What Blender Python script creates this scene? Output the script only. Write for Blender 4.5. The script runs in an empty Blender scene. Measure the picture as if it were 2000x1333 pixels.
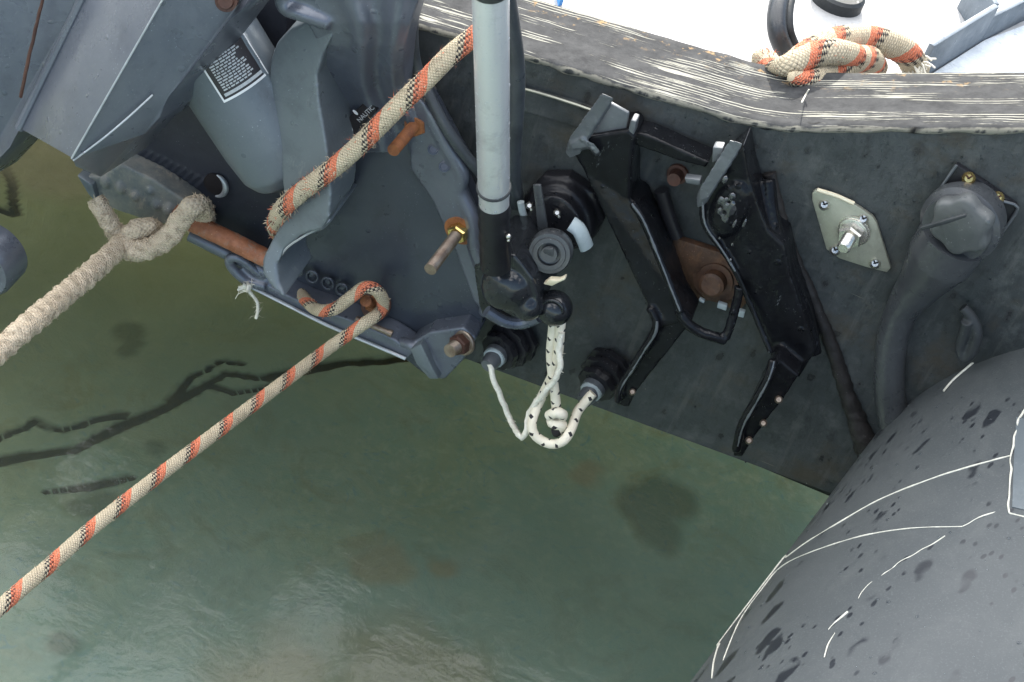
import bpy, bmesh, math, random
from mathutils import Vector, Matrix, noise
random.seed(7)
R = math.radians

# ------------------------------------------------------------------ camera
def unit(v): return v.normalized()
cr = unit(Vector((.92, .30, .25)))
cd = Vector((.34, -.6, -.72)); cd = unit(cd - cd.dot(cr) * cr)
cf = cr.cross(cd)
FOC = 3271.0
def ray(px, py): return cf + cr * ((px - 1000) / FOC) + cd * ((py - 666.5) / FOC)
CAM = -ray(1260, 830) * 1.5
def P(px, py, y=0.0):                      # the point seen at a photo pixel, standing y metres ahead of the transom
    v = ray(px, py); return CAM + v * ((y - CAM.y) / v.y)
def Q(px, py, z=0.0):                      # the same at height z
    v = ray(px, py); return CAM + v * ((z - CAM.z) / v.z)

C = bpy.context.scene.collection
cam_d = bpy.data.cameras.new('camera'); cam = bpy.data.objects.new('camera', cam_d); C.objects.link(cam)
cam.matrix_world = Matrix.Translation(CAM) @ Matrix((cr, -cd, -cf)).transposed().to_4x4()
cam_d.sensor_fit = 'HORIZONTAL'; cam_d.sensor_width = 36; cam_d.lens = 36 * FOC / 2000
cam_d.clip_start = .02; cam_d.clip_end = 200
bpy.context.scene.camera = cam

# ------------------------------------------------------------------ light
SUN_TO = unit(Vector((-.20, .84, .42)))
el = math.asin(SUN_TO.z); az = math.atan2(SUN_TO.x, SUN_TO.y)
w = bpy.data.worlds.new('World'); bpy.context.scene.world = w; w.use_nodes = True
nt = w.node_tree
sky = nt.nodes.new('ShaderNodeTexSky'); sky.sky_type = 'NISHITA'; sky.sun_disc = False
sky.sun_elevation = el; sky.sun_rotation = az
sky.air_density = 1.0; sky.dust_density = 1.0; sky.ozone_density = .7
bg = nt.nodes['Background']; bg.inputs[1].default_value = .15
# broken white cloud over the blue
ctc = nt.nodes.new('ShaderNodeTexCoord'); cn = nt.nodes.new('ShaderNodeTexNoise'); cn.inputs['Scale'].default_value = 2.6; cn.inputs['Detail'].default_value = 7; cn.inputs['Roughness'].default_value = .6
nt.links.new(ctc.outputs['Generated'], cn.inputs[0])
cm = nt.nodes.new('ShaderNodeMapRange'); cm.inputs[1].default_value = .68; cm.inputs[2].default_value = .80; # unseen cloud, weighted over bow and overhead to brighten upward faces
cs = nt.nodes.new('ShaderNodeVectorMath'); cs.operation = 'DOT_PRODUCT'; nt.links.new(ctc.outputs['Generated'], cs.inputs[0]); cs.inputs[1].default_value = (-.30, .25, .92)
ca = nt.nodes.new('ShaderNodeMath'); ca.operation = 'MULTIPLY_ADD'; nt.links.new(cs.outputs['Value'], ca.inputs[0]); ca.inputs[1].default_value = .37; nt.links.new(cn.outputs[0], ca.inputs[2])
nt.links.new(ca.outputs[0], cm.inputs[0])
cx = nt.nodes.new('ShaderNodeMix'); cx.data_type = 'RGBA'; nt.links.new(cm.outputs[0], cx.inputs[0]); nt.links.new(sky.outputs[0], cx.inputs[6]); cx.inputs[7].default_value = (14.5, 14.6, 14.8, 1)
nt.links.new(cx.outputs[2], bg.inputs[0])
sd = bpy.data.lights.new('sun', 'SUN'); sd.energy = 3.8; sd.angle = R(.5); sd.color = (1, .955, .88)
so = bpy.data.objects.new('sun', sd); C.objects.link(so)
so.rotation_euler = SUN_TO.to_track_quat('Z', 'Y').to_euler()
vs = bpy.context.scene.view_settings
vs.view_transform = 'Standard'; vs.look = 'None'; vs.gamma = 1; vs.exposure = 1.05
bpy.context.scene.cycles.transparent_max_bounces = 12

# ------------------------------------------------------------------ materials
class NT:
    def __init__(s, name):
        s.m = bpy.data.materials.new(name); s.m.use_nodes = True
        s.t = s.m.node_tree; s.b = s.t.nodes['Principled BSDF']; s.out = s.t.nodes['Material Output']
        s.tc = s.t.nodes.new('ShaderNodeTexCoord')
    def n(s, kind, **kw):
        x = s.t.nodes.new('ShaderNode' + kind)
        for k, v in kw.items(): setattr(x, k, v)
        return x
    def l(s, a, b): s.t.links.new(a, b)
    def put(s, sock, v):
        if isinstance(v, (int, float)): sock.default_value = v
        elif isinstance(v, tuple): sock.default_value = v if len(v) != 3 or sock.type == 'VECTOR' else (*v, 1)
        else: s.l(v, sock)
    def coord(s, scale=(1, 1, 1), src='Object', rot=(0, 0, 0)):
        mp = s.n('Mapping'); s.l(s.tc.outputs[src], mp.inputs[0])
        mp.inputs['Scale'].default_value = scale; mp.inputs['Rotation'].default_value = rot
        return mp.outputs[0]
    def noise(s, scale, co=None, detail=5, rough=.55, dist=0, src='Object'):
        x = s.n('TexNoise'); x.inputs['Scale'].default_value = scale; x.inputs['Detail'].default_value = detail
        x.inputs['Roughness'].default_value = rough; x.inputs['Distortion'].default_value = dist
        s.l(co if co else s.tc.outputs[src], x.inputs[0]); return x.outputs[0]
    def voro(s, scale, co=None, feature='F1', rnd=1):
        x = s.n('TexVoronoi', feature=feature); x.inputs['Scale'].default_value = scale
        x.inputs['Randomness'].default_value = rnd
        s.l(co if co else s.tc.outputs['Object'], x.inputs['Vector']); return x.outputs['Distance']
    def step(s, v, a, b, lo=0, hi=1):
        x = s.n('MapRange'); x.inputs[1].default_value = a; x.inputs[2].default_value = b
        x.inputs[3].default_value = lo; x.inputs[4].default_value = hi; s.put(x.inputs[0], v); return x.outputs[0]
    def math(s, op, a, b=0, c=0):
        x = s.n('Math', operation=op); s.put(x.inputs[0], a); s.put(x.inputs[1], b)
        if op in ('COMPARE', 'MULTIPLY_ADD'): s.put(x.inputs[2], c)
        return x.outputs[0]
    def mix(s, f, a, b):
        x = s.n('Mix', data_type='RGBA'); s.put(x.inputs[0], f); s.put(x.inputs[6], a); s.put(x.inputs[7], b)
        return x.outputs[2]
    def bump(s, h, strength=.3, dist=.001):
        x = s.n('Bump'); x.inputs['Strength'].default_value = strength; x.inputs['Distance'].default_value = dist
        s.l(h, x.inputs['Height']); s.l(x.outputs[0], s.b.inputs['Normal']); return x.outputs[0]
    def set(s, **kw):
        for k, v in kw.items(): s.put(s.b.inputs[k.replace('_', ' ')], v)
        return s.m

def paint(name, c1, c2, r=(.3, .5), metal=0., nscale=14, bump=.15, bscale=260, coat=0., scuff=None, drops=True, spec=.5, wear=.62):
    t = NT(name)
    n1 = t.noise(nscale, detail=8, rough=.65)
    col = t.mix(t.step(n1, .35, .68), c1, c2)
    fine = t.noise(bscale, detail=3)
    col = t.mix(t.step(fine, .62, .8, 0, .35), col, tuple(min(1, c * 1.7 + .02) for c in c2))
    sp = t.math('MULTIPLY', t.step(t.voro(330), .10, .16, 1, 0), t.step(t.noise(38, detail=3), .56, .62))
    col = t.mix(t.math('MULTIPLY', sp, .55), col, tuple(min(.6, c * 2.2 + .10) for c in c2))
    gr = t.noise(26, detail=9, rough=.78, dist=.4)
    col = t.mix(t.step(gr, .52, .72, 0, .5), col, tuple(c * .45 for c in c1))
    rg = t.step(t.noise(nscale * 2.3, detail=6), .3, .7, r[0], r[1])
    if scuff:
        sc = t.noise(45, t.coord((1, 1, .35)), detail=10, rough=.8)
        m = t.step(sc, wear, wear + .1); col = t.mix(m, col, scuff)
        rg = t.math('MAXIMUM', rg, t.math('MULTIPLY', m, .7))
    h = t.math('ADD', t.math('MULTIPLY', n1, .8), t.math('MULTIPLY', fine, .35))
    if drops:
        d = t.step(t.voro(95, rnd=1), .12, .3, 1, 0)
        d = t.math('MULTIPLY', d, t.step(t.noise(60, detail=1), .6, .66))
        h = t.math('ADD', h, t.math('MULTIPLY', d, 1.3))
        rg = t.math('SUBTRACT', rg, t.math('MULTIPLY', d, .25))
    t.bump(h, bump)
    return t.set(Base_Color=col, Roughness=rg, Metallic=metal, Coat_Weight=coat, Specular_IOR_Level=spec)

M = {}
M['casting'] = paint('grey_cast_paint', (.092, .104, .132), (.130, .142, .168), (.22, .38), .35, 9, .22, 420, scuff=(.24, .25, .23), wear=.66)
M['casting_shaded'] = paint('shaded_cast_paint', (.042, .049, .066), (.060, .069, .086), (.22, .4), .3, 9, .22, 420, scuff=(.13, .14, .14), wear=.68)  # same casting paint darkened in colour: shade on aft faces and recesses
M['casting_pale_lit'] = paint('pale_lit_paint', (.105, .125, .140), (.140, .160, .172), (.25, .42), .2, 8, .2, 420, scuff=(.2, .22, .21), wear=.6)  # casting paint lightened as if sky-lit on web and foot; plain pale elsewhere
M['ribbed_shaded'] = paint('ribbed_black_shaded', (.020, .022, .030), (.034, .036, .046), (.35, .5), 0, 12, .3, 500, scuff=(.09, .09, .09), wear=.7, spec=.3)  # dark ribbed part, colour deepened further for shadow in the recess
M['cylinder'] = paint('cylinder_paint', (.10, .12, .138), (.13, .15, .168), (.35, .5), .2, 8, .15, 420, scuff=(.2, .22, .2), wear=.68)
M['edge'] = paint('bare_edge_highlight', (.35, .37, .4), (.5, .52, .55), (.3, .5), .6, 30, .2, 400)  # bare metal on worn rims, also painted highlights on ridge and boss
M['black_plastic'] = paint('black_plastic', (.010, .010, .012), (.019, .019, .022), (.22, .42), 0, 20, .2, 500, drops=True, spec=.25)
M['black_wet'] = paint('wet_black_rubber', (.009, .010, .012), (.018, .020, .023), (.10, .30), 0, 30, .6, 120, coat=.5, spec=.2)
M['wet_enamel'] = paint('thick_wet_enamel', (.02, .022, .025), (.04, .042, .046), (.05, .15), 0, 30, .5, 200, coat=1.0)
M['black_gloss'] = paint('lumpy_black_enamel', (.005, .005, .006), (.009, .010, .012), (.06, .18), 0, 30, .8, 120, coat=0, scuff=(.24, .26, .28), wear=.63, spec=.16)  # pale scuff flecks stand in for sharp glints on the enamel
M['black_rubber'] = paint('black_rubber', (.022, .025, .027), (.038, .042, .044), (.40, .6), 0, 25, .3, 500, spec=.3)
M['bracket_grey'] = paint('rim_highlight_grey', (.075, .082, .09), (.12, .13, .14), (.3, .5), .2, 30, .6, 200, coat=.2)
M['rust'] = paint('orange_rust', (.15, .048, .015), (.31, .115, .035), (.6, .85), 0, 90, 1.0, 700, drops=False, scuff=(.12, .035, .015), wear=.55)
M['rust_dark'] = paint('brown_rust', (.045, .017, .011), (.085, .034, .02), (.5, .8), 0, 50, .8, 500, drops=False, scuff=(.2, .1, .06), wear=.66)
M['rust_plate'] = paint('mottled_brown_rust', (.050, .024, .013), (.105, .050, .024), (.45, .8), 0, 60, 1.0, 500, drops=False, scuff=(.16, .075, .03), wear=.56)
M['rust_rod'] = paint('rusty_rod', (.22, .075, .03), (.36, .14, .07), (.5, .8), 0, 110, 1.0, 500, drops=False, scuff=(.20, .20, .17), wear=.53)
M['bolt_steel'] = paint('dull_bolt_steel', (.16, .11, .08), (.30, .25, .20), (.3, .5), .7, 90, .6, 500, drops=False)
M['steel'] = paint('bright_steel', (.50, .48, .43), (.62, .60, .56), (.18, .35), .9, 60, .08, 500, drops=False)
M['brass'] = paint('brass', (.55, .38, .12), (.75, .58, .25), (.15, .3), .9, 60, .3, 500, drops=False)
M['plate'] = paint('passivated_plate', (.29, .29, .24), (.38, .38, .31), (.3, .5), .55, 40, .3, 400, drops=False, scuff=(.22, .24, .18), wear=.6)
M['plate_edge'] = paint('golden_plate_edge', (.62, .54, .38), (.75, .68, .52), (.3, .5), .3, 60, .3, 400, drops=False)
M['silver'] = paint('silver_anodised_tube', (.74, .74, .75), (.80, .80, .81), (.20, .28), .4, 6, .04, 300, drops=False)
M['tab'] = paint('pale_grey_plastic', (.30, .35, .36), (.36, .41, .42), (.4, .6), 0, 30, .1, 400)
M['grey_plastic'] = paint('dark_grey_plastic', (.036, .039, .043), (.052, .056, .060), (.22, .42), 0, 30, .3, 400)
M['cable'] = paint('grey_black_cable', (.030, .035, .04), (.05, .058, .066), (.35, .5), 0, 30, .2, 400)
M['label_black'] = paint('label_black', (.012, .010, .012), (.02, .016, .018), (.35, .45), 0, 30, .05, 400, drops=False)
M['label_white'] = paint('label_white', (.62, .62, .62), (.75, .75, .75), (.4, .5), 0, 60, .05, 400, drops=False)
M['label_text'] = paint('label_text_grey', (.35, .36, .37), (.5, .51, .52), (.4, .5), 0, 900, .05, 400, drops=False)
M['alloy'] = paint('dull_alloy', (.13, .16, .19), (.2, .23, .26), (.4, .6), .3, 25, .4, 300, scuff=(.4, .42, .42), wear=.62)
M['twine'] = paint('pale_twine', (.62, .58, .48), (.78, .75, .66), (.7, .9), 0, 300, 1.0, 900, drops=False)
M['thread'] = paint('cream_thread', (.50, .49, .42), (.72, .70, .62), (.7, .9), 0, 300, .6, 900, drops=False)
M['seal'] = paint('perished_black_seal', (.008, .007, .007), (.018, .015, .014), (.5, .8), 0, 60, 1.0, 300, drops=False, scuff=(.05, .03, .025), wear=.62)

def transom_mat():
    t = NT('worn_black_hull_paint')
    n1 = t.noise(7, detail=9, rough=.7); n2 = t.noise(40, detail=6, rough=.7)
    c = t.mix(t.step(n1, .35, .65), (.027, .032, .033), (.060, .066, .068))
    c = t.mix(t.step(n2, .5, .72, 0, .6), c, (.105, .110, .106))
    c = t.mix(t.step(t.noise(130, t.coord((1, 1, .45)), detail=6, rough=.75), .5, .7, 0, .6), c, (.014, .016, .016))
    # brown film low down in the middle: a stain with its own outline
    st = t.noise(11, t.coord((1, 1, 1.3)), detail=7, rough=.7)
    c = t.mix(t.step(st, .53, .66, 0, .7), c, (.055, .045, .032))
    # wet blots, darker and smoother
    warp = t.noise(30, detail=3)
    co = t.coord((1, 1, .6))
    v = t.voro(62, co); blot = t.step(t.math('ADD', v, t.math('MULTIPLY', t.noise(150, detail=3), .35)), .30, .48, 1, 0)
    blot = t.math('MULTIPLY', blot, t.step(t.noise(24, detail=3), .5, .54))
    c = t.mix(t.math('MULTIPLY', blot, .6), c, (.016, .015, .016))
    drip = t.noise(1, t.coord((70, 70, 7)), detail=6, rough=.7); c = t.mix(t.math('MULTIPLY', t.step(drip, .56, .68), .45), c, (.10, .10, .092))
    salt = t.noise(320, detail=4, rough=.8); c = t.mix(t.step(salt, .60, .72, 0, .22), c, (.12, .12, .11))
    # scratches
    s1 = t.noise(1, t.coord((25, 25, 900), rot=(0, R(-6), 0)), detail=2); s1 = t.step(s1, .735, .76)
    c = t.mix(t.math('MULTIPLY', s1, t.step(t.noise(12), .5, .62)), c, (.17, .16, .13))
    sp = t.step(t.voro(130), .05, .09, 1, 0); sp = t.math('MULTIPLY', sp, t.step(t.noise(55), .62, .64))
    c = t.mix(sp, c, (.3, .28, .22))
    rg = t.step(n2, .3, .7, .42, .62); rg = t.math('SUBTRACT', rg, t.math('MULTIPLY', blot, .2))
    t.bump(t.math('ADD', t.math('ADD', n1, n2), t.math('MULTIPLY', salt, .5)), .5)
    return t.set(Base_Color=c, Roughness=t.math('MULTIPLY', rg, .75), Specular_IOR_Level=.35)
M['transom'] = transom_mat()

def top_mat():
    t = NT('weathered_plywood_edge')          # u runs along the board (metres from the port end), v across it
    sep = t.n('SeparateXYZ'); t.l(t.tc.outputs['UV'], sep.inputs[0])
    u, v = sep.outputs[0], sep.outputs[1]
    wob = t.noise(9, src='UV', detail=3)
    cmb = t.n('CombineXYZ'); t.l(t.math('MULTIPLY', u, 16), cmb.inputs[0])
    t.l(t.math('ADD', t.math('MULTIPLY', v, 300), t.math('MULTIPLY', wob, 1.3)), cmb.inputs[1])
    streak = t.n('TexNoise'); streak.inputs['Scale'].default_value = 1; streak.inputs['Detail'].default_value = 2.5
    t.l(cmb.outputs[0], streak.inputs[0]); streak = streak.outputs[0]
    # grooves at a regular ply spacing
    ply = t.math('ABSOLUTE', t.math('SINE', t.math('ADD', t.math('MULTIPLY', v, 860), t.math('MULTIPLY', wob, 2.5))))
    patch = t.noise(13, src='UV', detail=7, rough=.7)
    cm2 = t.n('CombineXYZ'); t.l(t.math('MULTIPLY', u, 9), cm2.inputs[0]); t.l(t.math('MULTIPLY', v, 75), cm2.inputs[1])
    run = t.n('TexNoise'); run.inputs['Scale'].default_value = 1; run.inputs['Detail'].default_value = 5; run.inputs['Roughness'].default_value = .6; t.l(cm2.outputs[0], run.inputs[0]); run = run.outputs[0]
    left = t.step(u, 1.15, 1.8, .09, .01)
    run = t.math('SUBTRACT', t.math('ADD', run, t.math('MULTIPLY', t.math('SUBTRACT', patch, .5), .5)), left)
    lines = t.math('MULTIPLY', t.step(ply, .80, .92), t.step(run, .41, .47))
    rnd_ = t.step(t.math('ADD', streak, t.math('MULTIPLY', t.math('SUBTRACT', run, .5), .6)), .60, .64)
    br = t.math('MAXIMUM', lines, t.math('MULTIPLY', rnd_, .8)); m = br
    grey = t.mix(t.step(t.noise(60, src='UV', detail=8, rough=.75), .35, .7), (.022, .023, .025), (.066, .067, .068))
    wood = t.mix(t.noise(50, src='UV'), (.24, .23, .18), (.44, .43, .38))
    c = t.mix(m, grey, wood)
    # pale worn arris along the aft edge
    ed = t.math('ADD', v, t.math('MULTIPLY', t.noise(70, src='UV', detail=6), .010))
    c = t.mix(t.math('MULTIPLY', t.step(ed, .0066, .0080, .9, 0), t.step(ed, .0052, .0058, 0, 1)), c, (.20, .19, .155))
    c = t.mix(t.step(ed, .0045, .0055, 1, 0), c, (.028, .032, .030))
    lich = t.math('MULTIPLY', t.step(v, .055, .08), t.step(t.noise(90, src='UV', detail=5, rough=.7), .58, .66))
    c = t.mix(t.math('MULTIPLY', lich, t.step(u, 1.6, 1.75, 1, 0)), c, (.30, .20, .10))
    dk = t.step(t.voro(26, t.coord((1, 1.6, 1), 'UV')), .10, .16, 1, 0)
    dk = t.math('MULTIPLY', dk, t.step(t.noise(30, src='UV'), .5, .55))
    c = t.mix(dk, c, (.012, .012, .012))
    t.bump(t.math('ADD', t.math('MULTIPLY', br, 1.4), patch), .8, .0016)
    return t.set(Base_Color=c, Roughness=.8, Specular_IOR_Level=.12)
M['top'] = top_mat()

def fabric_mat():
    t = NT('wet_grey_tube_fabric')            # u along the tube, v round it, metres
    n1 = t.noise(5, detail=8, rough=.65)
    c = t.mix(t.step(n1, .3, .7), (.048, .056, .060), (.072, .079, .082))
    f = t.noise(700, detail=2); c = t.mix(t.step(f, .55, .75, 0, .4), c, (.13, .14, .145))
    sm = t.noise(16, detail=9, rough=.75, dist=.8); c = t.mix(t.step(sm, .5, .72, 0, .45), c, (.105, .112, .112))
    warp = t.noise(22, src='UV', detail=4)
    add = t.n('VectorMath', operation='ADD'); t.l(t.coord((20, 46, 1), 'UV', (0, 0, R(18))), add.inputs[0])
    sc = t.n('VectorMath', operation='SCALE'); sc.inputs['Scale'].default_value = .55
    x = t.n('TexNoise'); x.inputs['Scale'].default_value = 45; t.l(t.tc.outputs['UV'], x.inputs[0]); t.l(x.outputs[1], sc.inputs[0])
    t.l(sc.outputs[0], add.inputs[1])
    b1 = t.step(t.voro(1, add.outputs[0]), .22, .28, 1, 0)
    b1 = t.math('MULTIPLY', b1, t.step(t.noise(9, src='UV', detail=3), .46, .49))
    add2 = t.n('VectorMath', operation='ADD'); t.l(t.coord((70, 120, 1), 'UV', (0, 0, R(12))), add2.inputs[0]); t.l(sc.outputs[0], add2.inputs[1])
    b2 = t.step(t.voro(1, add2.outputs[0]), .16, .24, 1, 0)
    b2 = t.math('MULTIPLY', b2, t.step(t.noise(14, src='UV', detail=3), .49, .52))
    b = t.math('MAXIMUM', b1, b2)
    c = t.mix(t.math('MULTIPLY', b, .85), c, (.012, .014, .019))
    rg = t.math('SUBTRACT', .58, t.math('MULTIPLY', b, .25))
    t.bump(t.math('ADD', t.math('MULTIPLY', f, .25), n1), .25)
    return t.set(Base_Color=c, Roughness=rg)
M['fabric'] = fabric_mat()

def deck_mat():
    t = NT('white_deck_gelcoat')
    n = t.noise(6, detail=9, rough=.7)
    c = t.mix(t.step(n, .45, .75, 0, .8), (.42, .42, .42), (.20, .20, .19))
    s = t.step(t.voro(110), .07, .12, 1, 0); s = t.math('MULTIPLY', s, t.step(t.noise(35), .55, .6))
    c = t.mix(s, c, (.3, .25, .2))
    t.bump(t.noise(160, detail=4), .5)
    return t.set(Base_Color=c, Roughness=.6)
M['deck'] = deck_mat()

def rope_mat(name, pitch, c_base=(.56, .47, .33), plain=False):
    t = NT(name)                              # uv: u metres along the rope, v once round it
    sep = t.n('SeparateXYZ'); t.l(t.tc.outputs['UV'], sep.inputs[0]); u, v = sep.outputs[0], sep.outputs[1]
    # crossing strands: a woven herringbone
    k = 400.
    a = t.math('ADD', t.math('MULTIPLY', u, k), t.math('MULTIPLY', v, 12)); b = t.math('SUBTRACT', t.math('MULTIPLY', u, k), t.math('MULTIPLY', v, 12))
    fa = t.math('FRACT', a); fb = t.math('FRACT', b)
    ca = t.math('FLOOR', a); cb = t.math('FLOOR', b)
    par = t.math('PINGPONG', t.math('ADD', ca, cb), 1)
    bulge = t.math('MULTIPLY', t.math('SINE', t.math('MULTIPLY', fa, math.pi)), t.math('SINE', t.math('MULTIPLY', fb, math.pi)))
    fib = t.noise(900, detail=3)
    base = t.mix(t.noise(40, detail=5), tuple(x * .82 for x in c_base), tuple(min(1, x * 1.15) for x in c_base))
    dirt = t.step(t.noise(28, detail=7, rough=.7), .5, .72, 0, .5); base = t.mix(dirt, base, (.25, .20, .13))
    if not plain:
        s = t.math('FRACT', t.math('ADD', t.math('MULTIPLY', u, 1 / pitch), v))
        s = t.math('ADD', s, t.math('MULTIPLY', t.math('SUBTRACT', t.noise(120, detail=2), .5), .05))
        org = t.math('MULTIPLY', t.math('GREATER_THAN', s, .28), t.math('LESS_THAN', s, .56))
        half = t.math('MULTIPLY', t.math('GREATER_THAN', s, .45), t.math('LESS_THAN', s, .56))
        blk = t.math('MULTIPLY', t.math('GREATER_THAN', s, .56), t.math('LESS_THAN', s, .70))
        base = t.mix(org, base, t.mix(t.noise(60), (.62, .15, .075), (.78, .23, .12)))
        base = t.mix(t.math('MULTIPLY', half, par), base, (.16, .035, .025))
        base = t.mix(t.math('MULTIPLY', blk, par), base, (.02, .02, .025))
    base = t.mix(t.step(bulge, 0, .35, .55, 0) if not plain else t.step(t.noise(170, detail=4, rough=.7), .5, .72, 0, .75), base, (.13, .095, .06))
    base = t.mix(t.step(fib, .5, .75, 0, .3), base, (.72, .66, .52))
    t.bump(t.math('ADD', bulge, t.math('MULTIPLY', fib, .8)), .8, .0012)
    return t.set(Base_Color=base, Roughness=.85, Specular_IOR_Level=.2)
M['rope'] = rope_mat('striped_braid', .041)
M['rope_short'] = rope_mat('striped_braid_coarse', .05)
M['hemp'] = rope_mat('frayed_fawn_rope', .04, (.55, .45, .33), plain=True)

def cord_mat():
    t = NT('flecked_white_cord')
    sep = t.n('SeparateXYZ'); t.l(t.tc.outputs['UV'], sep.inputs[0]); u, v = sep.outputs[0], sep.outputs[1]
    a = t.math('FRACT', t.math('ADD', t.math('MULTIPLY', u, 75), v))
    b = t.math('FRACT', t.math('SUBTRACT', t.math('MULTIPLY', u, 75), t.math('MULTIPLY', v, 2)))
    fl = t.math('MULTIPLY', t.math('LESS_THAN', a, .22), t.math('LESS_THAN', b, .42))
    c = t.mix(t.noise(60), (.62, .54, .40), (.80, .76, .64))
    c = t.mix(fl, c, (.02, .018, .02))
    t.bump(t.noise(900), .7)
    return t.set(Base_Color=c, Roughness=.8)
M['cord'] = cord_mat()

def bed_mat():
    t = NT('silty_seabed_rock')
    n1 = t.noise(2.3, detail=9, rough=.66, dist=.6); n2 = t.noise(9, detail=9, rough=.75, dist=1.2); n3 = t.noise(48, detail=6, rough=.7)
    c = t.mix(t.step(n1, .36, .64), (.29, .34, .23), (.43, .47, .35))
    c = t.mix(t.step(n2, .42, .68, 0, .65), c, (.22, .37, .33))
    c = t.mix(t.step(t.noise(5.5, detail=7, rough=.6, dist=2), .54, .66, 0, .6), c, (.27, .25, .13))
    c = t.mix(t.step(n3, .50, .70, 0, .55), c, (.48, .50, .38))
    c = t.mix(t.step(t.noise(34, detail=4, dist=2.5), .60, .7, 0, .45), c, (.14, .28, .36))
    at = t.n('Attribute', attribute_name='bed_dark'); f = at.outputs['Fac']  # near-black on crack lines, fainter in round patches
    wd = t.mix(t.noise(50, detail=4), (.004, .010, .010), (.09, .06, .012))
    big = t.noise(1.6, t.coord((1, 1, 1)), detail=3); c = t.mix(t.step(big, .42, .6, 0, .55), c, (.28, .38, .41))
    sx = t.n('SeparateXYZ'); t.l(t.tc.outputs['Object'], sx.inputs[0])
    lf = t.step(t.math('ADD', t.math('SUBTRACT', sx.outputs[1], sx.outputs[0]), t.math('MULTIPLY', n1, .3)), 1.05, 1.75)
    c = t.mix(t.math('MULTIPLY', lf, .8), c, t.mix(n2, (.24, .24, .09), (.44, .40, .20)))
    c = t.mix(t.step(f, .0, .5), c, wd)
    a2 = t.n('Attribute', attribute_name='sand'); c = t.mix(a2.outputs['Fac'], c, t.mix(n3, (.30, .25, .16), (.44, .37, .26)))
    t.bump(t.math('ADD', n2, t.math('MULTIPLY', n3, .5)), .5, .01)
    return t.set(Base_Color=c, Roughness=.9, Specular_IOR_Level=.1)
M['bed'] = bed_mat()

def water_mat():
    t = NT('clear_green_water'); t.t.nodes.remove(t.b)
    tr = t.n('BsdfTransparent'); tr.inputs[0].default_value = (.91, .95, .91, 1)
    gl = t.n('BsdfGlossy'); gl.inputs['Roughness'].default_value = .04
    fr = t.n('Fresnel'); fr.inputs['IOR'].default_value = 1.33
    rip = t.math('ADD', t.noise(10, t.coord((1, 1.7, 1), rot=(0, 0, R(25))), detail=3, dist=.8), t.math('MULTIPLY', t.noise(60, t.coord((1, 2, 1), rot=(0, 0, R(30))), detail=3, dist=1.5), .22))
    bp = t.n('Bump'); bp.inputs['Strength'].default_value = .24; bp.inputs['Distance'].default_value = .007
    t.l(rip, bp.inputs['Height']); t.l(bp.outputs[0], gl.inputs['Normal']); t.l(bp.outputs[0], fr.inputs['Normal'])
    silt = t.n('BsdfDiffuse'); t.l(t.mix(t.noise(3.5, detail=4), (.135, .175, .14), (.155, .195, .17)), silt.inputs[0])
    body = t.n('MixShader'); body.inputs[0].default_value = .12; t.l(tr.outputs[0], body.inputs[1]); t.l(silt.outputs[0], body.inputs[2])
    mx = t.n('MixShader'); t.l(fr.outputs[0], mx.inputs[0]); t.l(body.outputs[0], mx.inputs[1]); t.l(gl.outputs[0], mx.inputs[2])
    t.l(mx.outputs[0], t.out.inputs[0]); return t.m
M['water'] = water_mat()

# ------------------------------------------------------------------ mesh helpers
def link(name, me, mat=None, parent=None):
    o = bpy.data.objects.new(name, me); C.objects.link(o)
    if mat is not None:
        me.materials.clear(); me.materials.append(M[mat] if isinstance(mat, str) else mat)
    if parent:
        o.parent = parent; o.matrix_parent_inverse = Matrix.Translation(-world_loc(parent))
    return o
def world_loc(o):
    return Vector(o['base']) if 'base' in o.keys() else Vector((0, 0, 0))
def tag(o, label, cat=None, group=None, kind=None):
    if label: o['label'] = label
    if cat: o['category'] = cat
    if group: o['group'] = group
    if kind: o['kind'] = kind
    return o
BASES = []
def thing(name, label, cat, loc, group=None):
    e = bpy.data.objects.new(name, None); C.objects.link(e); e.empty_display_size = .02
    e.location = loc; e['base'] = tuple(loc); BASES.append(e)
    return tag(e, label, cat, group)

def to_mesh(bm, name='mesh', smooth=True, angle=35):
    bmesh.ops.recalc_face_normals(bm, faces=bm.faces)
    me = bpy.data.meshes.new(name); bm.to_mesh(me); bm.free()
    if smooth:
        me.polygons.foreach_set('use_smooth', [True] * len(me.polygons)); me.set_sharp_from_angle(angle=R(angle))
    return me
def bake(bm, mods, name='mesh', angle=50):
    """run modifiers on a bmesh and hand back the plain mesh"""
    bmesh.ops.recalc_face_normals(bm, faces=bm.faces)
    me = bpy.data.meshes.new('tmp'); bm.to_mesh(me); bm.free()
    o = bpy.data.objects.new('tmp', me); C.objects.link(o)
    for kind, kw in mods:
        m = o.modifiers.new(kind, kind)
        for k, v in kw.items(): setattr(m, k, v)
    dg = bpy.context.evaluated_depsgraph_get(); dg.update()
    out = bpy.data.meshes.new_from_object(o.evaluated_get(dg), depsgraph=dg)
    bpy.data.objects.remove(o); bpy.data.meshes.remove(me)
    out.name = name; out.polygons.foreach_set('use_smooth', [True] * len(out.polygons)); out.set_sharp_from_angle(angle=R(angle))
    return out
def cast(bm, name, mat, parent, voxel=.0018, smooth=4, lump=0, lscale=80):
    """weld overlapping closed solids into one softly rounded casting"""
    me = bake(bm, [('REMESH', dict(mode='VOXEL', voxel_size=voxel, use_smooth_shade=True)), ('SMOOTH', dict(factor=.5, iterations=smooth))], name, 60)
    if lump:
        for v in me.vertices:
            v.co += v.normal * lump * (noise.noise(v.co * lscale) + .6 * noise.noise(v.co * lscale * 2.3))
    return link(name, me, mat, parent)
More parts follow.
